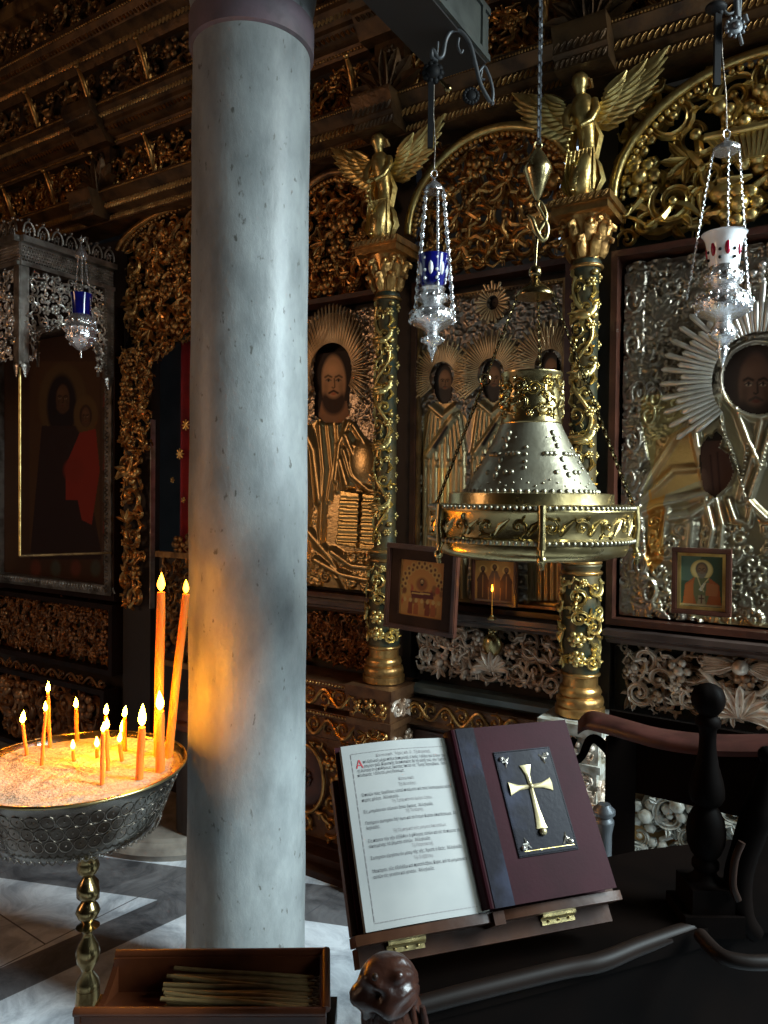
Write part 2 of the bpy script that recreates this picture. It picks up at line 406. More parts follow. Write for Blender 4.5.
    def vine(self, u0, u1, v, amp, n, r, base=0.0, seed=2):
        """running scroll along a moulding"""
        rng = random.Random(seed); pts = []
        for k in range(n*8+1):
            t = k/(n*8); pts.append((u0+(u1-u0)*t, v+amp*.75*sin(pi*n*t), base+r))
        self.tube(pts, r, 5)
        for k in range(n):
            cu = u0+(u1-u0)*(k+.5)/n; sg = 1 if k % 2 == 0 else -1
            self.scroll((cu, v-sg*amp*.15), amp*.8, rng.uniform(0, 6), sg, 1.1, base, 2, rng, 10)
    def beads(self, u0, u1, v, r, base=0.0, step=2.2, tilt=0.0, el=1.0):
        n = max(2, int((u1-u0)/(r*step)))
        for k in range(n):
            u = u0+(u1-u0)*(k+.5)/n
            if tilt: self.leaf([(u-r*tilt, v-r*el), (u, v), (u+r*tilt, v+r*el)], [r*.3, r*.75, r*.25], r*.8, base)
            else: self.ball((u, v, base), r, 6, 4)
    def chain(self, pts, size=0.008, rad=0.0018):
        """chain of oval links along a polyline (x,y,z)"""
        P = [Vector(a) for a in pts]; L = 0; segs = []
        for a, b in zip(P, P[1:]): segs.append((L, a, b)); L += (b-a).length
        n = max(2, int(L/(size*1.5)))
        for k in range(n):
            d = (k+.5)*L/n
            for l0, a, b in segs:
                if d <= l0+(b-a).length+1e-9: break
            t = (b-a).normalized(); c = a+t*(d-l0); s1 = t.orthogonal().normalized(); s2 = t.cross(s1)
            s = s1 if k % 2 else s2
            self.tube([tuple(c+t*size*cos(2*pi*j/8)+s*size*.5*sin(2*pi*j/8)) for j in range(8)], rad, 4, closed=True)

def make_mesh(name, b, o=(0,0,0), smooth=40, cols=None):
    me = bpy.data.meshes.new(name)
    v = np.array(b.v, dtype=np.float64) - np.array(o)
    me.from_pydata(v.tolist(), [], b.f)
    me.update()
    if smooth:
        me.polygons.foreach_set('use_smooth', [True]*len(me.polygons))
        if smooth < 179: me.set_sharp_from_angle(angle=math.radians(smooth))
    if cols is not None:
        a = me.color_attributes.new('Col', 'FLOAT_COLOR', 'POINT')
        c = np.ones((len(b.v), 4)); c[:, :3] = cols; a.data.foreach_set('color', c.ravel())
    return me
def tag(o, label=None, cat=None, group=None, kind=None):
    if label: o['label'] = label
    if cat: o['category'] = cat
    if group: o['group'] = group
    if kind: o['kind'] = kind
ORG = {}
def thing(name, label, cat, loc=(0,0,0), rotz=0.0, group=None):
    o = bpy.data.objects.new(name, None); COL.objects.link(o); o.empty_display_size = 0.05
    o.location = loc; o.rotation_euler = (0, 0, rotz); tag(o, label, cat, group); ORG[o.name] = (0, 0, 0); return o
def wthing(name, label, cat, s, z, q, group=None):
    o = thing(name, label, cat, WP(s, z, q), WROT, group); ORG[o.name] = (s, -q, z); return o
def part(name, b, m, parent, smooth=62, cols=None, label=None, root=None):
    org = ORG[parent.name]
    me = make_mesh(name, b, org, smooth, cols); me.materials.append(MATS[m])
    o = bpy.data.objects.new(name, me); COL.objects.link(o); o.parent = parent
    ORG[o.name] = org
    if label: o['label'] = label
    return o
def struct(name, b, m, smooth=0):
    me = make_mesh(name, b, (0,0,0), smooth); me.materials.append(MATS[m])
    o = bpy.data.objects.new(name, me); COL.objects.link(o); o['kind'] = 'structure'; return o
def wstruct(name, b, m, smooth=0):
    o = struct(name, b, m, smooth); o.location = WP(0, 0, 0); o.rotation_euler = (0, 0, WROT); return o
def copy_tree(o, parent=None):
    c = o.copy(); COL.objects.link(c)
    if parent: c.parent = parent
    for ch in list(o.children): copy_tree(ch, c)
    return c

# ------------------------------------------------------------------ relief sheets and paintings on flat panels
def in_poly(X, Y, P):
    r = np.zeros(X.shape, bool); n = len(P); j = n-1
    for i in range(n):
        xi, yi = P[i]; xj, yj = P[j]
        if yi != yj:
            c = ((yi > Y) != (yj > Y)) & (X < (xj-xi)*(Y-yi)/(yj-yi)+xi); r ^= c
        j = i
    return r
def dist_line(X, Y, P):
    d = np.full(X.shape, 1e9)
    for (ax, ay), (bx, by) in zip(P, P[1:]):
        vx, vy = bx-ax, by-ay; l2 = vx*vx+vy*vy or 1e-9
        t = np.clip(((X-ax)*vx+(Y-ay)*vy)/l2, 0, 1)
        d = np.minimum(d, np.hypot(X-ax-t*vx, Y-ay-t*vy))
    return d
class Sheet:
    """grid over a rectangle; X,Y is the drawing grid, S,Z the real one"""
    def __init__(self, s0, s1, z0, z1, step, draw=None):
        self.nx = max(2, int((s1-s0)/step)+1); self.nz = max(2, int((z1-z0)/step)+1)
        s = np.linspace(s0, s1, self.nx); z = np.linspace(z0, z1, self.nz)
        self.S, self.Z = np.meshgrid(s, z)
        self.X, self.Y = draw(self.S, self.Z) if draw else proj(self.S, self.Z)
        self.H = np.zeros(self.S.shape); self.C = np.ones(self.S.shape+(3,)); self.cut = np.zeros(self.S.shape, bool)
    def fill(self, c): self.C[:] = c
    def blend(self, a, c):
        a = np.clip(a, 0, 1)[..., None]; self.C = self.C*(1-a)+np.array(c)*a
    def ell(self, cx, cy, rx, ry, c, soft=.12, rot=0.0):
        dx, dy = self.X-cx, self.Y-cy
        if rot: dx, dy = dx*cos(rot)+dy*sin(rot), -dx*sin(rot)+dy*cos(rot)
        d = np.hypot(dx/rx, dy/ry); self.blend((1+soft-d)/(2*soft), c)
    def poly(self, P, c, a=1.0): self.blend(in_poly(self.X, self.Y, P)*a, c)
    def line(self, P, w, c, a=1.0): self.blend(a*np.clip(1.5-dist_line(self.X, self.Y, P)/w, 0, 1), c)
    def ridge(self, P, w, h, add=False, soft=True):
        d = dist_line(self.X, self.Y, P); w = w*(1.9 if soft else 1); p = h*(.5+.5*np.cos(pi*np.clip(d/w, 0, 1))) if soft else h*np.sqrt(np.clip(1-(d/w)**2, 0, 1))
        self.H = self.H+p if add else np.maximum(self.H, p)
    def bumpell(self, cx, cy, rx, ry, h):
        d = np.hypot((self.X-cx)/rx, (self.Y-cy)/ry); self.H = np.maximum(self.H, h*np.sqrt(np.clip(1-d*d, 0, 1)))
    def curls(self, n, rmin, rmax, h, seed, inside):
        rng = random.Random(seed); step = self.S[0,1]-self.S[0,0]; z0 = self.Z[0,0]; s0 = self.S[0,0]; k = 0
        for _ in range(n*6):
            if k >= n: break
            i = rng.randrange(self.nz); j = rng.randrange(self.nx)
            if not inside[i, j]: continue
            k += 1; r = rng.uniform(rmin, rmax); cs, cz = self.S[i, j], self.Z[i, j]
            a0 = rng.uniform(0, 6.3); hd = rng.choice((-1, 1)); m = 16
            for q in range(m):
                t = q/(m-1); a = a0+hd*7.5*t; rr = r*(1-.85*t); wd = r*(.12+.16*sin(pi*t))
                x, y = cs+rr*cos(a), cz+rr*sin(a)
                j0 = int((x-wd-s0)/step); j1 = int((x+wd-s0)/step)+2; i0 = int((y-wd-z0)/step); i1 = int((y+wd-z0)/step)+2
                j0 = max(j0, 0); i0 = max(i0, 0); j1 = min(j1, self.nx); i1 = min(i1, self.nz)
                if j1 <= j0 or i1 <= i0: continue
                d = np.hypot(self.S[i0:i1, j0:j1]-x, self.Z[i0:i1, j0:j1]-y)
                pr = h*(.7+.3*t)*np.sqrt(np.clip(1-(d/wd)**2, 0, 1))*inside[i0:i1, j0:j1]
                self.H[i0:i1, j0:j1] = np.maximum(self.H[i0:i1, j0:j1], pr)
    def build(self, q=0.0, wall=True):
        b = B(wall); S_, Z_, H_ = self.S.ravel(), self.Z.ravel(), self.H.ravel()
        if wall: b.v = list(zip(S_.tolist(), (-(q+H_)).tolist(), Z_.tolist()))
        else: b.v = list(zip(S_.tolist(), (-(q+H_)).tolist(), Z_.tolist()))
        idx = np.arange(self.nx*self.nz).reshape(self.nz, self.nx)
        c = self.cut; keep = ~(c[:-1, :-1] | c[1:, :-1] | c[:-1, 1:] | c[1:, 1:])
        f = np.stack([idx[:-1, :-1][keep], idx[:-1, 1:][keep], idx[1:, 1:][keep], idx[1:, :-1][keep]], 1)
        b.f = [tuple(x) for x in f.tolist()]
        return b, self.C.reshape(-1, 3)
def face(sh, cx, cy, w, h, skin=(.30,.15,.07), hair=(.03,.015,.01), beard=(.05,.025,.015), beardlen=.5, hairw=1.25, white=False):
    """painted head; w,h are half-width and half-height of the face"""
    sh.ell(cx, cy-h*.12, w*hairw, h*1.12, hair, .08)
    sh.ell(cx, cy, w*.84, h*.98, skin, .10)
    sh.ell(cx, cy+h*(.62+beardlen*.3), w*.80, h*(.42+beardlen*.45), beard, .15)
    sh.ell(cx, cy+h*.30, w*.52, h*.30, skin, .25)
    sh.ell(cx-w*.1, cy-h*.45, w*.45, h*.22, tuple(min(1, c*1.35) for c in skin), .6)
    dk = tuple(c*.22 for c in skin)
    for s in (-1, 1):
        sh.line([(cx+s*w*.58, cy-h*.17), (cx+s*w*.38, cy-h*.24), (cx+s*w*.14, cy-h*.18)], h*.035, dk)
        sh.ell(cx+s*w*.35, cy-h*.06, w*.17, h*.06, (.45,.33,.22) if not white else (.5,.4,.3), .3)
        sh.ell(cx+s*w*.35, cy-h*.06, w*.075, h*.065, (.02,.01,.008), .3)
        sh.line([(cx+s*w*.53, cy-h*.05), (cx+s*w*.35, cy-h*.12), (cx+s*w*.17, cy-h*.05)], h*.02, dk)
        sh.ell(cx+s*w*.55, cy+h*.2, w*.16, h*.2, tuple(c*.7 for c in skin), .8)
    sh.line([(cx+w*.06, cy-h*.12), (cx+w*.09, cy+h*.2), (cx-w*.02, cy+h*.24), (cx-w*.1, cy+h*.2)], h*.022, dk)
    sh.line([(cx-w*.3, cy+h*.42), (cx, cy+h*.33), (cx+w*.3, cy+h*.42)], h*.04, tuple(c*1.2 for c in beard))
    sh.ell(cx, cy+h*.45, w*.18, h*.05, (skin[0]*.9, skin[1]*.5, skin[2]*.5), .3)

# ================================================================== the room
b = B(); b.box(-6.2, 3.3, -3.3, 7.5, -0.1, 0.0); struct('floor', b, 'floor_marble')
b = B(); b.box(-6.2, 3.3, -3.3, 7.5, 5.05, 5.15); struct('ceiling', b, 'plaster')
b = B()
for z0, z1, y0, y1 in ((0, 1.35, -3.0, 0.32), (2.95, 5.05, -3.0, 0.32), (1.35, 2.95, -3.0, -2.05), (1.35, 2.95, -1.05, 0.32), (0, 1.9, 0.32, 1.48), (3.6, 3.65, 0.32, 1.48), (4.1, 5.05, 0.32, 1.48), (1.9, 3.6, 1.42, 1.48), (3.65, 4.1, .85, 1.48)):
    b.box(3.0, 3.3, y0, y1, z0, z1)
struct('wall_right', b, 'plaster')
b = B()
for z0, z1, y0, y1 in ((0, 1.5, -3.0, 7.0), (2.9, 5.05, -3.0, 7.0), (1.5, 2.9, -3.0, 0.7), (1.5, 2.9, 1.7, 7.0)):
    b.box(-5.2, -4.92, y0, y1, z0, z1)
struct('wall_left', b, 'plaster')
b = B(); b.box(-5.2, 3.3, -3.3, -3.0, 0, 5.05); struct('wall_behind', b, 'plaster')
b = B(True); b.box(-8.5, 3.2, 0, 5.05, -1.5, -1.35); wstruct('wall_back', b, 'plaster')

b = B(True)
s0, z0 = hit(556, 240, -1.3); s1, z1 = hit(592, 140, -1.3)
b.box(s0, s1, z0, z1, -1.34, -1.33); wstruct('window_1', b, 'window_pane')

SL, SR = -6.1, 0.42          # extent of the carved screen
# ================================================================== icon screen: entablature
ent = wthing('carved_entablature', 'long gilded entablature of stacked cornices and friezes above the arches of the screen', 'cornice', -1.6, 3.03, 0)
def molding(name, prof, m, par=ent): 
    q = B(True); q.extrude(prof, SL, SR); return part(name, q, m, par, 30)
molding('architrave', [(-.06,3.03),(.10,3.03),(.10,3.07),(.13,3.08),(.13,3.12),(.17,3.15),(.17,3.17),(-.06,3.17)], 'cornice_ground')
b = B(True)
b.beads(SL, SR, 3.05, .008, .10, 2.1, .8, 1.5); b.beads(SL, SR, 3.10, .010, .13, 2.1, .9, 1.4); b.beads(SL, SR, 3.158, .005, .17, 2.3)
part('architrave_leaf_band', b, 'gilt', ent)
molding('lower_frieze_board', [(-.06,3.17),(.03,3.17),(.03,3.43),(-.06,3.43)], 'wood_screen')
b = B(True); b.carve(SL, SR, 3.18, 3.42, .020, .065, 11, .03, tries=4200); b.carve(SL, SR, 3.19, 3.41, .03, .05, 14, .055, tries=900); part('lower_frieze_carving', b, 'gilt', ent)
def consoles(zb, zt, qb, qt, step, off=0.0):
    n = int((SR-SL)/step); first = None
    for k in range(n):
        s = SL+off+(k+.5)*step; h = zt-zb
        if first:
            c = first.copy(); COL.objects.link(c); c.location = (k*step, 0, 0); continue
        b = B(True); pts = [(s+.03*sin(2.6*t), zb+.02+(h-.04)*t, qb+(qt-qb)*.75*t**2+.03*sin(pi*t)) for t in [i/10 for i in range(11)]]
        b.tube(pts, [.003+.009*sin(pi*(i+.6)/11.5)**1.3 for i in range(11)], 7, flat=1.3)
        b.ball((s, zb+.025, qb+.02), .016, 7, 5); b.ball((pts[-1][0]+.006, zt-.03, pts[-1][2]), .014, 7, 5)
        for sg in (-1, 1):
            for m_ in range(3):
                z = zb+.03+m_*.045
                b.leaf([(s+sg*.006, z), (s+sg*.028, z+.022), (s+sg*.034, z+.05)], [.006,.012,.003], .012, qb+.02+m_*.014)
        first = part('leaf_console', b, 'gilt', ent)
consoles(3.19, 3.42, .05, .18, .41)
molding('lower_cornice', [(-.06,3.43),(.08,3.43),(.10,3.46),(.13,3.47),(.16,3.50),(.16,3.52),(.20,3.56),(.20,3.60),(-.06,3.60)], 'cornice_ground')
b = B(True)
b.beads(SL, SR, 3.445, .007, .09, 2.3); b.beads(SL, SR, 3.487, .012, .145, 2.1, -.9, 1.3); b.beads(SL, SR, 3.54, .010, .18, 2.1, .8, 1.4); b.beads(SL, SR, 3.585, .006, .20, 2.3)
part('cornice_leaf_band', b, 'gilt', ent)
molding('upper_frieze_board', [(-.06,3.60),(.08,3.60),(.08,3.86),(-.06,3.86)], 'wood_screen')
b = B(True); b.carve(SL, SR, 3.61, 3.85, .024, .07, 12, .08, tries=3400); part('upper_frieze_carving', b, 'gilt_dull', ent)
consoles(3.61, 3.85, .10, .24, .46, .1)
molding('upper_cornice', [(-.06,3.86),(.11,3.86),(.14,3.90),(.20,3.93),(.23,3.98),(.23,4.02),(-.06,4.02)], 'cornice_ground')
b = B(True); b.beads(SL, SR, 3.90, .012, .145, 2.2, .9, 1.4); b.beads(SL, SR, 3.99, .008, .23, 2.3); b.beads(SL, SR, 3.95, .012, .21, 2.2, -.9, 1.3); part('cornice_leaf_band', b, 'gilt', ent)
molding('crest_board', [(-.06,4.02),(.04,4.02),(.04,4.75),(-.06,4.75)], 'wood_screen')
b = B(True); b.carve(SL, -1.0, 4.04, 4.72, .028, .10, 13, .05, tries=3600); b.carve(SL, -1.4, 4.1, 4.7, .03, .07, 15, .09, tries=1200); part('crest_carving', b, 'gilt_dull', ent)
b = B(True); b.extrude([(.04,4.30),(.16,4.32),(.18,4.38),(.04,4.38)], SL, SR); part('crest_molding', b, 'gilt_dull', ent, 30)
# breaks in the cornice over the colonettes
for s in (-3.40, -2.27, -1.60, -.785):
    b = B(True)
    b.extrude([(.09,3.035),(.20,3.035),(.20,3.07),(.215,3.08),(.215,3.12),(.235,3.15),(.235,3.165),(.09,3.165)], s-.09, s+.09)
    b.beads(s-.088, s+.088, 3.053, .008, .20, 2.1, .8, 1.5); b.beads(s-.088, s+.088, 3.10, .010, .215, 2.1, .9, 1.4)
    b.box(s-.07, s+.07, 3.16, 3.435, .03, .09); b.fan((s, 3.20), .16, pi/2, .09, 7, 1.8); b.rosette((s, 3.38), .03, .09)
    b.extrude([(.05,3.43),(.14,3.43),(.17,3.47),(.20,3.50),(.20,3.52),(.25,3.56),(.25,3.605),(.05,3.605)], s-.11, s+.11)
    b.beads(s-.10, s+.10, 3.487, .011, .19, 2.2, -.9, 1.3); b.beads(s-.10, s+.10, 3.54, .009, .23, 2.1, .8, 1.4)
    part('cornice_block', b, 'cornice_ground', ent, 40)

# boards behind icons and door, closing the screen
b = B(True)
b.box(SL, -3.36, 0, 3.03, -.16, -.10); b.box(-2.36, -1.58, 0, 3.03, -.16, -.10); b.box(-1.58, -.75, 0, 2.46, -.16, -.10); b.box(-.75, SR, 0, 3.03, -.16, -.10)
for s0_, s1_ in ((-3.36, -3.34), (-2.40, -2.30), (-1.66, -1.54), (-.85, -.72)): b.box(s0_, s1_, 0, 3.03, -.10, -.03)
wstruct('wall_screen', b, 'wood_screen')

# ================================================================== arched pierced carvings above the icons
def arch_panel(name, label, sa, sb, z0, z1, sc, a, zs, zt, seed, m, mring, rmin, rmax, tries=1500, q=0.0, backed=True, ringw=.022):
    t = wthing(name, label, 'carving', (sa+sb)/2, z0, q, 'pierced gilded arches over the icons')
    if backed:
        b = B(True); b.box(sa, sb, z0, z1, q-.09, q-.07); part('backing_board', b, 'green_back', t, 0)
    b = B(True)
    b.carve(sa, sb, z0+.005, z1-.005, rmin*.8, rmax, seed, q-.05, tries=tries*3)
    b.carve(sa+.02, sb-.02, z0+.01, z1-.01, rmin, rmax*.8, seed+50, q-.015, tries=tries)
    part('scroll_carving', b, m, t)
    b = B(True); pts = []
    for k in range(49):
        th = pi*k/48; s = sc-a*cos(th); 
        if s < sa-.01 or s > sb+.01: continue
        pts.append((s, zs+(zt-zs)*sin(th), q+.03))
    b.tube(pts, ringw, 8, flat=.75); part('arch_molding', b, mring, t, 60)
    b = B(True)
    for p_ in pts[::1]:
        b.ball((sc+(p_[0]-sc)*.93, zs+(p_[1]-zs)*.93, q+.02), ringw*.55, 6, 4)
    part('arch_beading', b, m, t)
    return t
arch_panel('arched_carving', 'dark gilded pierced scroll carving over the curtained doorway at the left', -3.335, -2.41, 2.40, 3.02, -2.84, .52, 2.86, 3.05, 21, 'gilt', 'gilt', .026, .085, 1500)
arch_panel('arched_carving', 'dark gilded pierced arch above the icon with the large bearded face', -2.20, -1.67, 2.46, 3.02, -1.93, .30, 2.60, 3.00, 22, 'gilt', 'gilt_dull', .026, .08, 1300)
ta = arch_panel('arched_carving', 'pierced gilded arch with scrolls directly above the icon of three saints', -1.53, -.86, 2.48, 3.02, -1.18, .36, 2.66, 2.995, 23, 'gilt', 'gilt_bright', .026, .085, 1500, backed=False)
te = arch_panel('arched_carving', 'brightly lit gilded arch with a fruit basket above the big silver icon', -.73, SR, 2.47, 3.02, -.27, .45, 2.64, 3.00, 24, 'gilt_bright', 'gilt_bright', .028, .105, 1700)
# basket of fruit in the right arch
b = B(True)
fs, fz = hit(755, 118, .05)
for k in range(22):
    rng = random.Random(k); r_ = rng.uniform(.016, .024)
    b.ball((fs+rng.uniform(-.10, .10)*(1-.0), fz+rng.uniform(-.03, .08), .06+rng.uniform(0, .02)), r_, 9, 6)
part('carved_fruit', b, 'gilt_bright', te)
b = B(True)
for k in range(15):
    a = -1+2*k/14; b.tube([(fs+.07*a, fz-.12, .05), (fs+.13*a, fz-.04, .07)], .009, 5)
b.tube([(fs-.14, fz-.035, .075), (fs, fz-.045, .09), (fs+.14, fz-.035, .075)], .012, 6)
part('carved_basket', b, 'gilt_bright', te)

# carved jambs beside the doorway
t = wthing('doorway_carving', 'gilded openwork jamb with a bird and scrolls beside the dark doorway', 'carving', -3.2, 1.0, 0)
def door_in(s, z, r):
    arch = 2.05+.32*sqrt(max(0, 1-((s+2.80)/.34)**2)) if abs(s+2.80) < .34 else 0
    return not (abs(s+2.80) < .30+r*.6 and z < arch+r*.5) 
b = B(True); b.carve(-3.335, -2.41, 1.82, 2.40, .018, .065, 31, 0.0, inside=door_in, tries=5200); b.carve(-3.32, -2.41, 1.84, 2.38, .02, .045, 35, 0.025, inside=door_in, tries=1600)
part('scroll_carving', b, 'gilt', t)
b = B(True); b.carve(-3.335, -3.15, 1.0, 1.84, .02, .075, 32, 0.0, tries=1500); b.bird((-3.25, 1.72), .09, 1, .02); part('scroll_carving', b, 'gilt', t)
b = B(True); b.carve(-2.5, -2.41, 1.0, 1.84, .03, .045, 33, 0.0, tries=300); part('scroll_carving', b, 'gilt', t)
b = B(True); b.box(-3.34, -3.14, 0.02, 2.4, -.09, -.03); part('jamb_board', b, 'wood_screen', t, 0)
b = B(True); b.box(-2.5, -2.41, 0.02, 2.4, -.09, -.03); part('jamb_board', b, 'wood_screen', t, 0)
b = B(True); b.box(-3.135, -3.129, 1.0, 2.0, -.05, -.02); part('edge_strip', b, 'silver', t, 0, label='thin bright metal edge strip')

t = wthing('doorway_curtain', 'dark red velvet curtain with small gold stars hanging in the screen doorway', 'curtain', -2.75, .02, -.135)
b = B(True); n = 60; i0 = b.add([(-3.03+.61*k/n, z, -.135+.015*sin(k*.9)) for z in (.02, 2.5) for k in range(n+1)])
for k in range(n): b.f.append((i0+k, i0+k+1, i0+n+2+k, i0+n+1+k))
part('curtain_cloth', b, 'velvet', t, 180)
b = B(True)
for x, y in ((180, 454), (186, 425), (183, 500), (172, 480)):
    s, z = hit(x, y, -.112)
    if x == 180 or x==186:
        for k in range(4):
            a = pi*k/4; b.tube([(s-.028*cos(a), z-.028*sin(a), -.112), (s+.028*cos(a), z+.028*sin(a), -.112)], .0045, 4)
    else: b.rosette((s, z), .016, -.118, 5)
part('gold_star', b, 'gilt_bright', t)

t = wthing('sanctuary_door', 'low gilded carved door leaf with a scrolled crest below the red curtain', 'door', -2.8, .03, -.02)
crest = lambda s: 1.42+.16*(1-abs((s+2.62)/.5)) 
b = B(True); b.box(-3.07, -2.52, .03, 1.30, -.06, -.03); part('door_board', b, 'wood_screen', t, 0)
b = B(True); b.carve(-3.06, -2.53, .75, 1.32, .026, .065, 41, -.03, tries=1300)
b.carve(-2.98, -2.53, 1.30, 1.62, .026, .06, 42, -.03, inside=lambda s, z, r: z < 1.32+.42*(s+3.0) , tries=600)
part('openwork_carving', b, 'gilt_dull', t)
b = B(True); 
for z in (.72, 1.28): b.extrude([(-.03, z), (.0, z), (.0, z+.03), (-.03, z+.03)], -3.07, -2.52)
part('door_rail', b, 'gilt_dull', t, 0)

# ================================================================== icon bays
def frame_rect(b, s0, s1, z0, z1, w, q0, q1):
    b.box(s0, s1, z0, z0+w, q0, q1); b.box(s0, s1, z1-w, z1, q0, q1)
    b.box(s0, s0+w, z0+w, z1-w, q0, q1); b.box(s1-w, s1, z0+w, z1-w, q0, q1)
def halo(b, sc, zc, rin, rx, rz, n, q, w=.5, a0=0, a1=2*pi, rnd=0):
    rng = random.Random(n)
    for k in range(n):
        a = a0+(a1-a0)*(k+.5)/n; k_ = 1-(.14+rnd*rng.random())*(k % 2); wd = (a1-a0)/n*w
        ri = rin*wd*.75; ro = (rx+rz)/2*wd*.62
        b.tube([(sc+rin*cos(a), zc+rin*1.1*sin(a), q), (sc+(rin+rx*k_)/2*cos(a), zc+(rin*1.1+rz*k_)/2*sin(a), q+.004), (sc+rx*k_*cos(a), zc+rz*k_*sin(a), q+.006), (sc+rx*k_*1.04*cos(a), zc+rz*k_*1.04*sin(a), q+.003)], [ri, (ri+ro)/2, ro, ro*.3], 6)
SILV = (.36,.305,.235); GOLD = (.66,.47,.18); DKS = (.24,.21,.18)
def board(t, s0, s1, z0, z1, q=-.06):
    b = B(True); b.box(s0, s1, z0, z1, q-.03, q); return part('panel_board', b, 'wood_dark', t, 0)

# ---- icon of the bearded figure with open book (left of the first gilded colonette)
s0, s1, z0, z1 = -2.215, -1.665, 1.19, 2.42
t = wthing('covered_icon', 'large icon of a long-haired bearded figure with open book beside the stone column', 'icon', -1.94, 1.15, 0)
board(t, s0, s1, z0, z1)
b = B(True); frame_rect(b, s0-.01, s1+.0, z0-.03, z1+.05, .022, -.06, .03); part('frame', b, 'wood_red', t, 0)
sh = Sheet(s0+.01, s1-.01, z0+.01, z1-.01, .004)
robe = [(280,470),(296,430),(318,417),(350,420),(372,446),(388,480),(400,600),(270,610)]
R = in_poly(sh.X, sh.Y, robe)
sh.fill((.34,.27,.19)); sh.C[R] = (.46,.33,.15); hem = R & (sh.Y > 553); sh.curls(60, .02, .04, .010, 51, hem); sh.curls(120, .008, .016, .003, 52, R)
sh.curls(420, .02, .05, .010, 5, ~R)
for k in range(8): sh.ridge([(372-k*1.0, 330+k*14), (384-k, 333+k*14)], 3, .006)
# drapery
for P_, w_, h_ in (([(318,425),(322,470),(318,545)],3,.010),([(326,425),(331,470),(326,500)],2.5,.009),([(336,425),(338,470),(335,490)],2.5,.009),
    ([(348,422),(338,445),(334,480)],4,.012),([(352,425),(362,440),(378,465),(388,490)],4,.014),([(345,435),(356,462),(375,480),(390,488)],5,.016),
    ([(343,450),(350,475),(368,490),(388,492)],4,.014),([(339,460),(346,485)],5,.014),([(300,425),(312,450),(318,500)],5,.012),([(380,452),(376,470),(385,482)],4,.012),([(345,440),(352,445),(366,452),(382,480)],4,.014),([(300,440),(292,500),(290,560)],4,.012),
    ([(305,440),(306,500),(303,560)],3,.010),([(386,500),(390,540),(388,590)],3,.012),([(330,552),(350,566),(385,570)],4,.012),([(313,560),(340,575),(390,585)],4,.012),([(296,520),(330,560),(345,590)],4,.010)):
    sh.ridge(P_, w_, h_)
sh.bumpell(362, 462, 16, 26, .02)
for P_ in ([(341,490),(361,493),(358,548),(337,544)], [(363,493),(384,496),(380,552),(360,549)]):
    m_ = in_poly(sh.X, sh.Y, P_); sh.H[m_] = .024; sh.C[m_] = GOLD
    for k in range(7): 
        d_ = np.abs(sh.Y-(499+k*7)-(sh.X-350)*.06); sh.H[m_ & (d_ < 1.6)] -= .004
sh.line([(361,490),(359,550)], 1.2, (.1,.07,.03))
hole = (np.hypot((sh.X-331)/19, (sh.Y-375)/37) < 1) | in_poly(sh.X, sh.Y, [(314,385),(348,385),(347,415),(338,422),(322,422),(313,414)])
sh.cut = hole
d_ = np.hypot((sh.X-331)/21, (sh.Y-378)/41); 
sh.H *= 1.35; b, c = sh.build(-.022); part('metal_cover', b, 'oklad', t, 180, c)
sp = Sheet(-2.08, -1.78, 1.78, 2.24, .0025)
sp.fill((.06,.035,.02)); sp.ell(331, 372, 22, 36, (.035,.018,.012), .05); sp.poly([(318,400),(343,400),(348,428),(312,428)], (.34,.17,.08))
face(sp, 330, 381, 14.5, 27, (.62,.33,.15), (.025,.012,.008), (.045,.02,.012), .25, 1.15)
sp.ell(313.5, 388, 4.5, 26, (.02,.01,.007), .2); sp.ell(348, 388, 4.5, 26, (.02,.01,.007), .2)
b, c = sp.build(-.026); part('painted_face', b, 'painting', t, 180, c)
b = B(True); sc, zc = hit(331, 372); halo(b, sc, zc, .115, .20, .285, 84, .004, .62, -.55, pi+.55)
part('ray_halo', b, 'gilt_ray', t, 62)

# ---- icon of three saints
s0, s1, z0, z1 = -1.525, -.865, 1.19, 2.42
t = wthing('covered_icon', 'icon of three bearded saints with ray halos, between the two gilded colonettes', 'icon', -1.19, 1.15, 0)
board(t, s0, s1, z0, z1)
b = B(True); frame_rect(b, s0-.0, s1+.0, z0-.03, z1+.05, .022, -.06, .02); part('frame', b, 'wood_red', t, 0)
b = B(True); frame_rect(b, s0+.024, s1-.024, z0+.006, z1-.02, .010, -.02, .012); b.beads(s0+.05, s1-.05, z1-.03, .006, .012, 2.3); part('inner_frame', b, 'gilt_dull', t, 0)
sh = Sheet(s0+.03, s1-.03, z0+.01, z1-.02, .004)
sh.fill((.30,.25,.20))
heads = [(442,383,9,20), (491,380,9.5,21), (549,372,10,21)]
body = np.zeros(sh.X.shape, bool)
for hx, hy, hw, hh in heads:
    P_ = [(hx-9,hy+18),(hx+9,hy+18),(hx+22,hy+34),(hx+24,620),(hx-24,620),(hx-22,hy+34)]
    body |= in_poly(sh.X, sh.Y, P_)
sh.C[body] = (.50,.38,.20)
sh.curls(380, .018, .045, .009, 6, ~body)
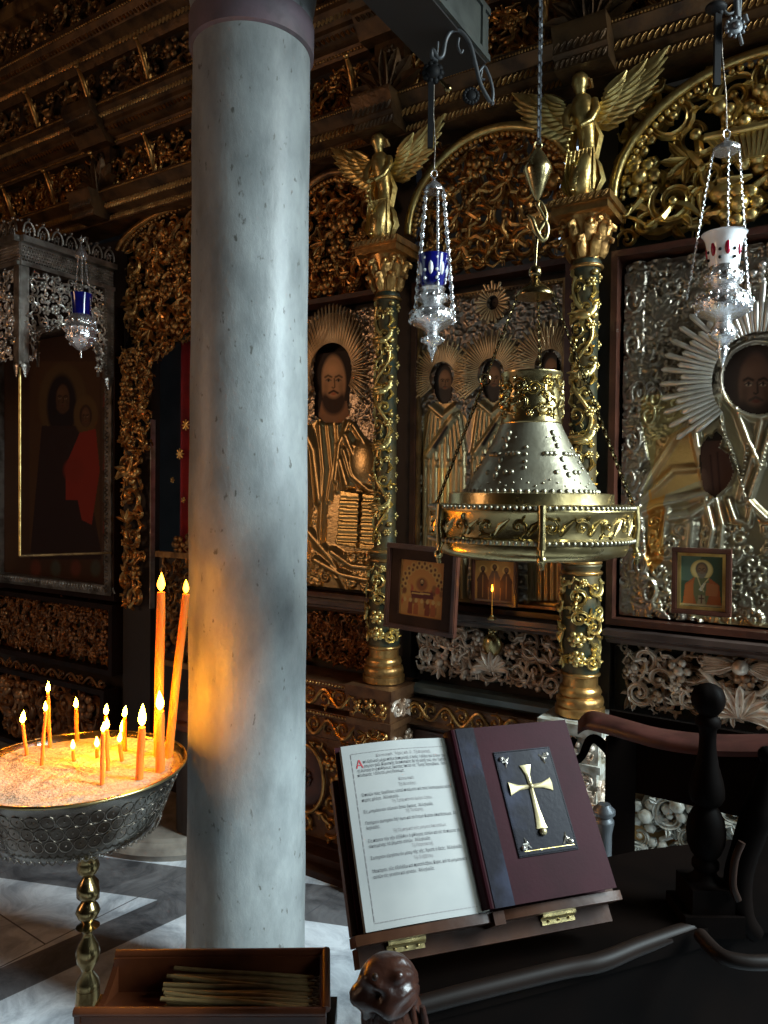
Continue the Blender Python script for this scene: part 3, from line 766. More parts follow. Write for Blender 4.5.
for hx, hy, hw, hh in heads:
    for dx in (-19,-14,-9,-3,3,9,14,19):
        sh.ridge([(hx+dx*.7, hy+30), (hx+dx, hy+70), (hx+dx*1.02, 600)], 2.2, .010)
    sh.poly([(hx-7,hy+85),(hx+7,hy+85),(hx+7,hy+125),(hx-7,hy+125)], GOLD)
    sh.ridge([(hx-16,hy+72),(hx-2,hy+52),(hx+10,hy+34)], 4.5, .016); sh.line([(hx-8,hy+64),(hx+4,hy+44)], 2, (.06,.04,.03))
    for k in range(4): sh.bumpell(hx-18+k*12, hy+80, 3, 4, .012)
    sh.ridge([(hx-14,hy+22),(hx,hy+34),(hx+14,hy+22)], 3.5, .014)
    sh.cut |= np.hypot((sh.X-hx)/hw, (sh.Y-hy)/hh) < 1
sh.cut |= np.hypot((sh.X-493)/4.5, (sh.Y-303)/7) < 1
for P_ in ([(478,300),(485,290),(493,286),(502,290),(509,300)], [(480,315),(493,325),(507,315)]): sh.ridge(P_, 4, .014)
sh.H *= 1.35; b, c = sh.build(-.022); part('metal_cover', b, 'oklad', t, 180, c)
sp = Sheet(-1.48, -.93, 1.80, 2.40, .003); sp.fill((.05,.03,.02))
for hx, hy, hw, hh in heads: face(sp, hx, hy-2, hw*.82, hh*.62, (.36,.18,.09), (.07,.055,.045), (.09,.065,.05), .9, 1.1)
face(sp, 493, 302, 4, 6, (.14,.07,.04))
b, c = sp.build(-.026); part('painted_face', b, 'painting', t, 180, c)
b = B(True)
for hx, hy, hw, hh in heads:
    sc, zc = hit(hx, hy-6); r_ = .155 if hx > 450 else .135
    halo(b, sc, zc, .055, r_*.98, r_*1.05, 50, .004, .62, -.7, pi+.7)
sc, zc = hit(493, 303); halo(b, sc, zc, .025, .07, .08, 26, .004, .6)
part('ray_halo', b, 'gilt_ray', t, 62)

# ---- big icon on the right
s0, s1, z0, z1 = -.695, .155, 1.20, 2.42
t = wthing('covered_icon', 'large silver-covered icon of a blessing saint with dark face, rightmost on the screen', 'icon', -.27, 1.16, 0)
board(t, s0, s1, z0, z1)
b = B(True); frame_rect(b, s0-.022, s1+.03, z0-.03, z1+.035, .022, -.06, .045); part('frame', b, 'wood_red', t, 0)
sh = Sheet(s0+.012, s1, z0+.0, z1, .0036)
sh.fill(SILV)
inner = in_poly(sh.X, sh.Y, [(648,205),(900,160),(900,700),(650,600),(640,500),(650,470),(640,420)])
sh.curls(420, .022, .06, .017, 7, ~inner)
bg = inner & (sh.Y < 400); sh.curls(600, .014, .04, .013, 8, bg)
robe = [(640,500),(668,440),(700,402),(722,392),(735,405),(760,415),(800,410),(900,420),(900,640),(650,610)]
R = in_poly(sh.X, sh.Y, robe); sh.C[R] = (.50,.43,.30); low = inner & (sh.Y > 395) & ~R; sh.H[low] = .004; sh.C[low] = (.60,.50,.26)
sh.curls(90, .015, .03, .008, 9, low)
# embroidered gold strip and robe folds
es = in_poly(sh.X, sh.Y, [(648,490),(664,486),(662,560),(650,575),(645,560)]); sh.C[es] = (.72,.38,.10); sh.curls(70, .012, .025, .011, 10, es)
en = in_poly(sh.X, sh.Y, [(655,440),(690,425),(700,480),(650,500)]); sh.C[en] = (.62,.40,.18)
for P_, w_, h_ in (([(722,393),(700,403),(672,440),(640,490)],3.2,.020),([(700,405),(694,425),(700,460),(706,488)],3,.018),([(690,425),(700,470),(708,492)],2.5,.016),
    ([(708,492),(680,500),(655,505),(640,512)],4,.020),([(712,500),(690,515),(668,518)],4,.018),([(705,500),(712,530),(706,560)],4,.018),([(716,500),(722,525),(718,560)],3,.016),
    ([(735,405),(748,440),(760,465)],3.5,.020),([(762,415),(756,445),(745,480),(740,500)],3,.016),([(770,430),(758,470),(748,500),(765,520)],3,.018),
    ([(728,500),(735,520),(748,524),(752,505),(745,495)],2.5,.018),([(752,505),(768,520),(790,515)],3,.018),([(690,525),(688,545)],6,.014),([(668,500),(660,545)],3,.012),([(640,500),(672,470),(700,468)],3,.014)):
    sh.ridge(P_, w_, h_)
for P_ in ([(718,398),(722,430),(738,470),(748,510)], [(748,440),(740,490)], [(775,420),(760,470),(750,500)]):
    pts_ = []
    for (ax, ay), (bx, by) in zip(P_, P_[1:]):
        for k in range(12): pts_.append((ax+(bx-ax)*k/12, ay+(by-ay)*k/12))
    for x, y in pts_: sh.bumpell(x, y, 1.3, 1.6, .024)
for (cx_, cy_) in ((760,478),(770,455),(745,468),(730,430),(712,420),(742,430),(765,540)):
    loc = R & (np.hypot(sh.X-cx_, sh.Y-cy_) < 14); sh.curls(14, .008, .016, .009, int(cx_), loc)
sh.curls(160, .014, .035, .012, 15, inner & (sh.Y > 525))
rt = R & (sh.X > 792); sh.curls(220, .014, .036, .011, 61, rt)
for P_ in ([(778,412),(830,450),(905,520)], [(775,430),(820,480),(880,590)], [(770,520),(800,560),(820,640)]): sh.ridge(P_, 4, .020)
# border of large C scrolls
for k, (x, y) in enumerate(((632,300),(633,345),(640,392),(648,415),(632,440),(630,480),(634,520),(640,565),(648,592),(636,250),(660,222),(690,215),(655,398))):
    a0_ = k*1.3; P_ = [(x+ (9-6*j/14)*cos(a0_+j*.5), y+(14-9*j/14)*sin(a0_+j*.5)) for j in range(15)]; sh.ridge(P_, 2.4, .020)
hand = [(716,432),(722,437),(718,448),(728,455),(733,472),(728,484),(715,497),(704,489),(700,465),(701,448),(708,437),(712,440)]
sh.cut = (np.hypot((sh.X-758)/34, (sh.Y-379)/34) < 1) | in_poly(sh.X, sh.Y, hand)
sh.ridge([(x, y) for x, y in hand]+[hand[0]], 1.8, .018)
sh.ridge([(758+37*cos(a/10), 379+38*sin(a/10)) for a in range(63)], 2.6, .022)
sh.H *= 1.35; b, c = sh.build(-.022); part('metal_cover', b, 'oklad', t, 180, c)
sp = Sheet(-.50, .02, 1.45, 2.20, .003); sp.fill((.03,.018,.014))
sp.ell(758, 379, 40, 40, (.035,.020,.014), .05)
face(sp, 755, 385, 21, 34, (.10,.050,.030), (.035,.02,.014), (.035,.02,.014), .1, 1.3)
sp.poly([(700,440),(735,440),(736,500),(700,500)], (.10,.045,.032)); sp.line([(709,455),(712,490)], 1, (.05,.02,.015)); sp.line([(716,452),(719,492)], 1, (.05,.02,.015))
b, c = sp.build(-.026); part('painted_face', b, 'painting', t, 180, c)
b = B(True); sc, zc = hit(758, 379); halo(b, sc, zc, .135, .285, .30, 58, .008, .74, -.75, pi+.75, .08)
part('ray_halo', b, 'silver_ray', t, 62)
b = B(True)
cs_, cz_ = hit(762, 272, .02)
for dx, dz in ((0,0),(.024,0),(-.024,0),(0,.024),(0,-.024)): b.ball((cs_+dx, cz_+dz, .012), .014, 8, 5)
part('cross_boss', b, 'silver', t)

def text_mesh(txt, size, ext=0.0, align='LEFT', bold=0.0):
    cu = bpy.data.curves.new('txt', 'FONT'); cu.body = txt; cu.size = size; cu.extrude = ext; cu.align_x = align; cu.offset = bold
    cu.resolution_u = 2
    o = bpy.data.objects.new('txt', cu); COL.objects.link(o)
    dg = bpy.context.evaluated_depsgraph_get(); me = bpy.data.meshes.new_from_object(o.evaluated_get(dg))
    v = [tuple(x.co) for x in me.vertices]; f = [tuple(p.vertices) for p in me.polygons]
    bpy.data.objects.remove(o); bpy.data.meshes.remove(me); bpy.data.curves.remove(cu)
    return v, f
ts_, tz_ = hit(645, 391, 0.0)
v, f = text_mesh('Ο ΑΓΙΟC', .042, .003, bold=.0012)
b = B(True); i = b.add([(ts_+x, tz_+y, .0+z) for x, y, z in v]); b.f += [tuple(i+k for k in q) for q in f]
part('raised_inscription', b, 'silver', t, 0)

# ---- shadowed icon under the silver canopy
s0, s1, z0, z1 = -4.62, -3.385, 1.02, 2.62
t = wthing('canopied_icon', 'shadowed painted icon of a veiled mother with red-robed child under the silver canopy', 'icon', -4.0, .98, 0)
board(t, s0, s1, z0, z1)
b = B(True); frame_rect(b, s0, s1, z0, z1, .03, -.06, .01); part('frame', b, 'wood_dark', t, 0)
b = B(True); frame_rect(b, s0+.03, s1-.015, z0+.03, z1-.03, .055, -.06, .02)
for k in range(60):
    z = z0+.06+k*.026
    if z < z1-.05:
        b.leaf([(s1-.068,z-.012),(s1-.043,z),(s1-.068,z+.012)], [.003,.008,.003], .008, .02)
for k in range(46): b.leaf([(s0+.06+k*.026, z0+.046), (s0+.073+k*.026, z0+.07), (s0+.086+k*.026, z0+.046)], [.003,.008,.003], .008, .02)
part('chased_metal_border', b, 'silver_dark', t, 20)
sp = Sheet(s0+.08, s1-.07, z0+.085, z1-.09, .005)
sp.fill((.045,.022,.012))
sp.poly([(22,360),(92,360),(92,560),(22,560)], (.06,.03,.014))
sp.ell(55, 402, 24, 40, (.075,.045,.02), .06); sp.ell(54, 405, 15, 32, (.012,.008,.010), .1)
sp.poly([(34,425),(70,425),(95,560),(22,560)], (.022,.012,.012)); face(sp, 55, 398, 8, 15, (.07,.036,.02), (.012,.008,.01), (.06,.03,.018), -.2)
sp.ell(78, 414, 12, 20, (.085,.05,.02), .08); face(sp, 78, 416, 5, 10, (.08,.04,.022), (.03,.015,.01), (.07,.035,.02), -.2)
sp.poly([(58,465),(72,432),(88,428),(92,470),(84,525),(74,520),(70,500),(58,500)], (.19,.022,.014))
sp.ell(66, 470, 10, 12, (.17,.022,.014), .2)
for k in range(6):
    y = 378+k*32; sp.poly([(94,y),(106,y+1),(106,y+29),(94,y+28)], (.055,.032,.02)); sp.ell(100, y+10, 4, 6, (.10,.065,.03), .2); sp.poly([(96,y+14),(104,y+14),(105,y+28),(95,y+28)], ((.12,.03,.02),(.05,.05,.04))[k%2])
for k in range(4):
    x = 28+k*20; sp.ell(x, 569, 5, 8, ((.10,.03,.02),(.05,.055,.045))[k%2], .3)
b, c = sp.build(-.05); part('painting', b, 'painting_dark', t, 180, c)
# arched icon, partly hidden, of the same stand: red area and white bits high in the frame

# ---- silver canopy over it
t = wthing('silver_canopy', 'openwork silver canopy with scalloped arches projecting over the far left icon', 'canopy', -3.95, 2.0, .28)
CS, CL, CQ = -3.37, -4.55, .56
face_side = lambda u, v, w: (CS+w, -u, v)                 # u = out from the screen
face_front = lambda u, v, w: (u, -(CQ+w), v)
def canopy_face(fn, u0, u1, arches):
    b = B(True, fn)
    def zone(u, v, r):
        for c_, hw, top in arches:
            d = abs(u-c_)
            if d < hw and v-r*.5 < top-.12+.12*sqrt(max(0, 1-(d/hw)**2)): return False
        return True
    b.carve(u0+.055, u1-.04, 2.24, 2.685, .011, .032, 61, -.004, inside=zone, tries=9000, birds=0, ros=.2)
    part('openwork_panel', b, 'silver', t)
    b = B(True, fn)
    b.box(u0, u1, 2.69, 2.71, -.012, .014); b.box(u0, u1, 2.80, 2.83, -.012, .03); b.box(u0, u1, 2.71, 2.80, -.012, -.004)
    b.box(u0, u0+.06, 2.22, 2.69, -.012, .004); b.box(u1-.045, u1, 2.22, 2.69, -.012, .004)
    part('band', b, 'silver_dark', t, 0)
    b = B(True, fn)
    n = int((u1-u0)/.014)
    for k in range(n):
        for r_ in range(5): b.ball((u0+(k+.5+.5*(r_%2))*.014, 2.722+r_*.016, .0), .0055, 5, 4)
    n = int((u1-u0)/.07)
    for k in range(n):
        u = u0+(k+.5)*(u1-u0)/n
        b.tube([(u+.03*cos(a*pi/8), 2.845+.055*sin(a*pi/8), .012) for a in range(9)], .006, 5)
        b.rosette((u, 2.865), .017, .006, 5); b.ball((u+.035, 2.90, .01), .008, 6, 4)
        b.ball((u, 2.912, .012), .010, 6, 4)
        for j in range(3): b.tube([(u+.035*0+(-.02+.02*j), 2.835, .018), (u+(-.02+.02*j), 2.862, .018)], .004, 4)
    for k in range(30):
        v = 2.24+k*.0155
        for e in (.012, .05): b.ball((u0+e, v, .006), .0055, 5, 4)
    for c_, hw, top in arches:
        pts = [];
        for k in range(25):
            a = pi*k/24; pts.append((c_-hw*cos(a), top-.10+.10*sin(a)**.6*(1 if abs(cos(a)) < .6 else .8), .004))
        b.tube(pts, .008, 5)
        for p_ in pts: b.ball((p_[0], p_[1]+.004, .012), .008, 5, 4)
        for sg in (-1, 1): b.tube([(c_+sg*hw, top-.10, .004), (c_+sg*hw, 2.22, .004)], .007, 5)
    for u in (u0+.03, u1-.03):
        for k in range(5): b.ball((u, 2.215-k*.012, .0), .026-.0045*k, 6, 4, (1, 1, .3))
    part('beaded_trim', b, 'silver_dark', t)
canopy_face(face_side, 0.03, CQ, [(.30, .17, 2.44)])
canopy_face(face_front, CL, CS, [(-3.96, .40, 2.46)])
b = B(True); b.box(CL, CS-.01, 2.815, 2.83, 0.03, CQ); part('roof', b, 'silver_dark', t, 0)
b = B(True); b.tube([(CS-.03, 1.30, CQ-.02), (CS-.03, 2.21, CQ-.02)], .007, 8); part('corner_rod', b, 'gilt_bright', t)
b = B(True); b.tube([(CS-.03, 1.30, CQ-.02), (CS-.03, 1.285, 0.02)], .007, 8); part('rod_bracket', b, 'gilt_dull', t)

# ================================================================== gilded colonettes
def colonette(label):
    t = wthing('gilded_colonette', label, 'colonette', -1.595, .86, .09, 'carved gilded colonettes between the icons')
    c = (-1.595, .09)
    b = B(True)
    prof_ = [(.085,.86),(.085,.885),(.078,.89),(.082,.905),(.078,.92),(.068,.925),(.074,.94),(.068,.955),(.060,.96),(.060,1.0),(.064,1.02),(.064,1.34),(.060,1.36),(.068,1.375),(.060,1.39),(.046,1.40),(.043,1.45),(.041,2.38),(.050,2.39),(.052,2.405),(.046,2.415),(.046,2.42)]
    b.lathe([p_ for p_ in prof_ if p_[1] < 1.0 or 1.35 < p_[1] < 1.41][:10], (c[0], c[1], 0), 24); part('base', b, 'gilt', t, 50)
    b = B(True); b.lathe([(.060,1.0),(.064,1.02),(.064,1.34),(.060,1.36),(.068,1.375),(.060,1.39),(.046,1.40),(.043,1.45),(.041,2.38),(.050,2.39),(.052,2.405),(.046,2.42)], (c[0], c[1], 0), 24); part('shaft', b, 'colonette_ground', t, 50)
    b = B(True)
    for z_, r_ in ((1.0,.062),(1.35,.064),(1.385,.062),(2.395,.051)): b.tube([(c[0]+r_*cos(a*pi/10), z_, c[1]+r_*sin(a*pi/10)) for a in range(20)], .007, 6, closed=True)
    part('ring', b, 'gilt', t)
    # vines winding round the shaft
    def wrap(R):
        return lambda u, v, w: (c[0]+(R+w)*sin(u/R), -(c[1]+(R+w)*cos(u/R)), v)
    b = B(True, wrap(.043))
    rng = random.Random(77)
    pts = [(.034*sin(z*21), z, .006) for z in [1.42+i*.02 for i in range(48)]]; b.tube(pts, .006, 6)
    for k in range(13):
        z = 1.45+k*.073; hand = -1 if k % 2 else 1
        b.scroll((-.016*hand, z), rng.uniform(.026, .034), rng.uniform(0, 6), hand, 1.2, -.001, 3, rng, 12)
        b.rosette((.030*hand, z+.012), rng.uniform(.013, .019), .004, 6)
        b.ball((.040*hand, z+.045, .004), rng.uniform(.008, .013), 7, 5)
        b.leaf([(-.03*hand, z+.03), (-.045*hand, z+.05), (-.035*hand, z+.075)], [.004, .010, .002], .012, .002)
        for u in (-.085, .085): b.rosette((u, z+rng.uniform(0, .04)), rng.uniform(.013, .02), -.004, 5)
    for z in (1.56, 1.80, 2.02, 2.22): b.bird((0.004, z), .046, rng.choice((-1, 1)), .008)
    part('vine_carving', b, 'gilt_bright', t)
    b = B(True, wrap(.064)); b.carve(-.11, .11, 1.02, 1.34, .018, .038, 78, -.002, tries=900); part('lower_carving', b, 'gilt_bright', t)
    # capital
    b = B(True)
    b.lathe([(.046,2.42),(.050,2.45),(.056,2.50),(.070,2.54),(.076,2.56)], (c[0], c[1], 0), 16)
    for row, (z, R, n) in enumerate(((2.425,.050,8),(2.475,.056,8))):
        for k in range(n):
            a = 2*pi*(k+.5*row)/n
            if cos(a) < -.5: continue
            pts = [(c[0]+(R+d)*sin(a), z+h, c[1]+(R+d)*cos(a)) for d, h in ((-.004,0),(.004,.02),(.010,.045),(.024,.058),(.036,.050),(.036,.040))]
            b.tube(pts, [.012,.016,.016,.013,.009,.004], 6, flat=1.3)
    for sx in (-1, 1):
        for d in (1,):
            cc = (c[0]+sx*.062, 2.535, c[1]+.062)
            b.tube([(cc[0]+sx*(.022-.0018*j)*cos(j*.55)*.8, cc[1]+(.022-.0018*j)*sin(j*.55), cc[2]+(.0)) for j in range(12)], .0065, 5)
    part('capital', b, 'gilt', t)
    b = B(True); b.box(c[0]-.095, c[0]+.095, 2.56, 2.585, .0, .185); b.box(c[0]-.105, c[0]+.105, 2.585, 2.61, .0, .195)
    b.beads(c[0]-.10, c[0]+.10, 2.60, .010, .195, 2.2, 1.0, 1.0); part('abacus', b, 'gilt', t, 0)
    return t
c1 = colonette('vine-wound gilded colonette left of the three-saint icon, behind the tilted icon')
def put(o, s, label):
    c = copy_tree(o); c.location = Vector(o.location)+Vector((TX*s, TY*s, 0)); c['label'] = label; return c
c2 = put(c1, -.788+1.595, 'vine-wound gilded colonette between the three-saint icon and the big silver icon')
c3 = put(c1, -2.30+1.595, 'carved gilded colonette mostly hidden behind the grey stone column')

# ================================================================== winged figures on the capitals
def winged(label):
    t = wthing('winged_figure', label, 'carved figure', -1.595, 2.612, .09, 'winged gilded figures on the capitals')
    s, q = -1.60, .12
    b = B(True)
    b.tube([(s,2.615,q+.0),(s-.005,2.66,q+.02),(s+.0,2.72,q+.02),(s+.012,2.79,q+.0),(s+.012,2.85,q+.005),(s+.006,2.91,q+.015),(s-.002,2.965,q+.02),(s-.004,3.0,q+.02),(s-.006,3.02,q+.02)],
           [.030,.042,.044,.034,.030,.036,.042,.034,.017], 12, flat=.85)
    b.tube([(s-.006,3.01,q+.02),(s-.007,3.04,q+.024),(s-.008,3.058,q+.026),(s-.008,3.085,q+.026),(s-.008,3.105,q+.024)], [.014,.017,.026,.025,.010], 10)
    for sg in (-1, 1):
        b.tube([(s+sg*.036,2.985,q+.02),(s+sg*.05,2.94,q+.035),(s+sg*.040,2.885,q+.06),(s+sg*.012,2.865,q+.075)], [.015,.014,.011,.009], 7)
        b.leaf([(s+sg*.02,2.93),(s+sg*.045,2.85),(s+sg*.03,2.76),(s+sg*.04,2.68)], [.012,.018,.016,.006], .02, q+.0)
    for k in range(7): b.leaf([(s-.04+.013*k,2.80),(s-.045+.014*k,2.72),(s-.035+.012*k,2.64)], [.006,.010,.008], .012, q+.028)
    for k in range(12): b.ball((s+.018*sin(k*.6)-.02, 2.64+k*.022, q+.052), .008, 6, 4)
    b.leaf([(s-.035,2.63),(s-.06,2.68),(s-.045,2.74),(s-.03,2.79)], [.01,.018,.014,.004], .025, q); b.leaf([(s+.035,2.63),(s+.055,2.68),(s+.045,2.74),(s+.03,2.79)], [.01,.018,.014,.004], .025, q)
    part('body', b, 'gilt_bright', t, 60)
    b = B(True)
    for k in range(7): b.tube([(s-.03+.009*k,3.088-.0016*(k-3)**2,q+.02),(s-.03+.009*k,3.05,q+.0)], .006, 5)
    part('hair', b, 'gilt', t)
    for sg in (-1, 1):
        b = B(True)
        for row, (n, L, wd) in enumerate(((9, .175, .024), (8, .125, .022), (7, .08, .020))):
            for k in range(n):
                f_ = k/(n-1); x0 = s+sg*(.025+.09*f_*(1-.25*row)); y0 = 2.94+.075*f_
                an = math.radians(-38+74*f_); L_ = L*(.55+.45*f_)
                dx, dy = sg*cos(an), sin(an)
                b.leaf([(x0, y0), (x0+dx*L_*.35, y0+dy*L_*.35), (x0+dx*L_*.7, y0+dy*L_*.7+.004), (x0+dx*L_, y0+dy*L_+.012)], [wd*.7, wd, wd*.9, .002], .010, q-.03+row*.008+.02*f_)
        part('wing', b, 'gilt_bright', t)
    t.scale = (1.05, 1.1, .86)
    return t
w1 = winged('gilded winged figure standing on the capital beside the blue glass lamp')
w2 = put(w1, .807, 'gilded winged figure standing on the capital left of the brightly lit arch')

# ================================================================== rails, ledges and carved dado panels
t = wthing('icon_rail', 'dark wooden rail on which the screen icons stand', 'rail', -1.2, 1.08, 0)
b = B(True)
for a, c in ((-2.24,-1.665),(-1.53,-.862),(-.715,.3)):
    b.extrude([(-.025,1.105),(.03,1.105),(.05,1.12),(.05,1.128),(.09,1.14),(.09,1.158),(-.025,1.158)], a, c)
part('rail_molding', b, 'ledge_brown', t, 30)

def carved_panel(label, s0, s1, z0, z1, m, back, seed, rmin, rmax, tries, q=-.02, group='pierced carved panels below the icons', extra=None, fr=None, ros=.22, birds=.08):
    t = wthing('carved_relief', label, 'carved panel', (s0+s1)/2, z0, q, group)
    b = B(True); b.box(s0, s1, z0, z1, q-.058, q-.045); part('backing_board', b, back, t, 0)
    b = B(True); b.carve(s0, s1, z0, z1, rmin*.75, rmax, seed, q-.035, tries=tries*3, ros=ros, birds=birds)
    b.carve(s0+.01, s1-.01, z0+.01, z1-.01, rmin, rmax*.85, seed+90, q-.005, tries=tries, ros=ros)
    if extra: extra(b)
    part('carving', b, m, t)
    if fr:
        b = B(True); frame_rect(b, s0-.03, s1+.03, z0-.03, z1+.03, .03, q-.06, q+.04); part('frame', b, fr, t, 0)
    return t
carved_panel('dull gilded leaf-carved panel under the canopied icon, above the candle bowl', -4.56, -3.42, .64, .97, 'gilt_brown', 'green_back', 71, .024, .055, 1900, fr='wood_dark')
t = carved_panel('brown arabesque panel directly behind the thin candles', -4.52, -3.46, .10, .50, 'gilt_brown', 'wood_dark', 72, .05, .11, 900, q=0, fr='wood_dark')
b = B(True); b.vine(-4.52, -3.46, .55, .035, 12, .007, 0.0, 5); part('vine_border', b, 'gilt_brown', t)
carved_panel('reddish gilt relief beside the stone column, below the bearded figure icon', -2.19, -1.70, .85, 1.10, 'gilt_brown', 'green_back', 73, .018, .04, 1500, ros=.15)
t = carved_panel('silver and gold carved relief with a round boss below the three-saint icon', -1.51, -.88, .875, 1.10, 'gilt_ivory', 'green_back', 74, .02, .052, 1500)
b = B(True); s, z = hit(489, 646, .03); b.ball((s, z, .0), .040, 18, 12, (1, 1.15, .5)); b.rosette((s, z+.055), .02, .0, 5); part('round_boss', b, 'brass', t)
b = B(True); b.fan((s, z-.10), .075, pi/2, .0, 7, 2.2); b.fan((s, z-.04), .05, -pi/2, .0, 5, 2.2); part('leaf_boss', b, 'gilt_ivory', t)
def wingx(b):
    s, z = hit(740, 668, .04)
    b.ball((s, z, .035), .026, 10, 7)
    for sg in (-1, 1):
        for k in range(5): b.leaf([(s+sg*.02, z), (s+sg*.06, z+.012-.008*k), (s+sg*.11, z+.018-.012*k)], [.006,.012,.004], .012, .02+.003*k)
    b.fan((s, z-.16), .10, pi/2, .01, 9, 2.6)
    b.tube([(s-.12, z-.02, .02), (s-.06, z-.075, .03), (s, z-.085, .03), (s+.06, z-.075, .03), (s+.12, z-.02, .02)], .010, 6)
carved_panel('ivory and gilt relief of bold leaves and a winged head below the big silver icon', -.69, .26, .865, 1.10, 'gilt_ivory', 'green_back', 75, .020, .058, 2600, extra=wingx)

t = wthing('screen_ledge', 'narrow grey-green ledge running under the carved panels', 'ledge', -.8, .80, .0)
b = B(True)
for a, c in ((-1.51,-.875),(-.69,.30)):
    b.extrude([(-.025,.805),(.025,.805),(.045,.82),(.045,.842),(.03,.855),(-.025,.855)], a, c)
part('ledge_board', b, 'ledge_green', t, 30)
b = B(True); b.extrude([(-.025,.74),(.04,.74),(.06,.77),(.06,.803),(-.025,.803)], -.69, .30); part('lower_molding', b, 'ledge_brown', t, 30)

# vine mouldings
t = wthing('vine_molding', 'gilded running vine moulding above the plain brown board, left of the red book', 'moulding', -1.2, .70, .05)
b = B(True); b.extrude([(-.025,.69),(.05,.69),(.06,.70),(.05,.715),(.05,.785),(.06,.795),(-.025,.795)], -1.51, -.875); part('molding_board', b, 'dado_ground', t, 30)
b = B(True); b.vine(-1.50, -.88, .75, .040, 9, .006, .05, 6); part('vine_carving', b, 'gilt', t)
t = wthing('plain_panel', 'plain reddish brown board under the vine moulding behind the lectern', 'panel', -1.2, .05, .0)
b = B(True); b.box(-1.51, -.875, .05, .69, -.025, .0); b.box(-1.49, -1.30, .10, .66, .0, .012); b.box(-1.26, -1.08, .10, .66, .0, .012); b.box(-1.04, -.89, .10, .66, .0, .012); part('board', b, 'wood_red', t, 0)

t = wthing('gilded_dado', 'projecting gilded dado with two vine bands and red medallion beside the stone column', 'carved dado', -1.9, .0, .1)
b = B(True)
b.extrude([(-.025,.70),(.10,.70),(.13,.72),(.13,.80),(.17,.815),(.17,.838),(-.025,.838)], -2.21, -1.665, 0, 0)
b.extrude([(-.025,.56),(.07,.56),(.10,.575),(.10,.66),(.14,.68),(.14,.70),(-.025,.70)], -2.21, -1.665, 0, 0)
b.extrude([(-.025,.10),(.04,.10),(.04,.56),(-.025,.56)], -2.21, -1.665)
part('dado_molding', b, 'dado_ground', t, 30)
b = B(True); b.vine(-2.20, -1.67, .76, .044, 7, .007, .13, 7); b.vine(-2.20, -1.67, .62, .044, 7, .007, .10, 8); b.beads(-2.2, -1.67, .826, .007, .17, 2.3); b.beads(-2.2, -1.67, .69, .007, .14, 2.3); part('vine_band', b, 'gilt', t)
b = B(True); b.carve(-2.19, -1.69, .13, .54, .026, .065, 81, .045, tries=1100, inside=lambda s, z, r: math.hypot((s+2.02)/(.10+r), (z-.36)/(.14+r)) > 1, birds=0)
b.tube([(-2.02+.105*cos(a*pi/18), .36+.15*sin(a*pi/18), .06) for a in range(36)], .010, 6, closed=True); part('leaf_carving', b, 'gilt', t)
b = B(True); b.ball((-2.02, .36, .04), .10, 20, 10, (1, 1.4, .15)); b.rosette((-2.02, .36), .04, .05, 8); part('medallion', b, 'wood_red', t)
b = B(True); b.extrude([(-.025,0.0),(.17,0.0),(.17,.03),(.13,.045),(.13,.075),(.08,.09),(.08,.10),(-.025,.10)], -2.21, -.69); part('base_step', b, 'wood_lectern', t, 30)

def pedestal(name, label, s, m, pm):
    t = wthing(name, label, 'pedestal', s, .0, .12)
    b = B(True)
    b.box(s-.085, s+.085, .10, .70, -.025, .18); b.box(s-.10, s+.10, .0, .10, -.025, .20); b.box(s-.105, s+.105, .70, .725, -.025, .21)
    b.box(s-.095, s+.095, .725, .815, -.025, .20); b.box(s-.11, s+.11, .815, .855, -.025, .215)
    part('block', b, m, t, 0)
    b = B(True); b.carve(s-.095, s+.095, .727, .813, .014, .038, 91, .195, tries=1200); b.carve(s-.085, s+.085, .50, .695, .018, .06, 92, .175, tries=1200)
    fs = lambda u, v, w: (s+.095+w, -u, v)
    part('block_carving', b, 'gilt_ivory' if pm else 'gilt', t)
    b = B(True, fs); b.scroll((.15, .77), .038, 0, 1, 1.3, 0, 4); b.scroll((.07, .77), .036, 1, -1, 1.3, 0, 4); b.scroll((.12, .62), .045, 1, -1, 1.3, -.01, 4); b.rosette((.05, .64), .03, -.01, 7); part('side_scroll', b, 'gilt_ivory', t)
    if pm:
        b = B(True); b.box(s-.055, s+.055, .20, .52, .18, .19); part('painted_panel', b, pm, t, 0)
        b = B(True); frame_rect(b, s-.07, s+.07, .18, .54, .014, .18, .20); part('panel_trim', b, 'white_paint', t, 0)
    return t
pedestal('colonette_pedestal', 'carved gilded block pedestal under the left colonette, behind the tilted icon', -1.59, 'dado_ground', None)
pedestal('colonette_pedestal', 'worn white pedestal with a turquoise panel seen past the right edge of the red book', -.785, 'white_paint', 'turquoise')
pedestal('colonette_pedestal', 'carved pedestal hidden behind the grey stone column', -2.32, 'gilt_brown', None)
# dado under the big icon: white and gold carving seen through the stall
def lowx(b):
    for x, y, r in ((640,835,.05),(670,815,.06),(655,812,.03),(735,812,.06),(690,840,.04)):
        s, z = hit(x, y, .02); b.scroll((s, z), r, 1, 1, 1.2, .02, 4)
carved_panel('white and gold relief low behind the dark stall, glimpsed beside the turned post', -.66, .26, .25, .66, 'white_paint', 'gilt_dull', 76, .04, .09, 700, q=.0, extra=lowx, group='pierced carved panels below the icons', birds=0)
b = B(True)

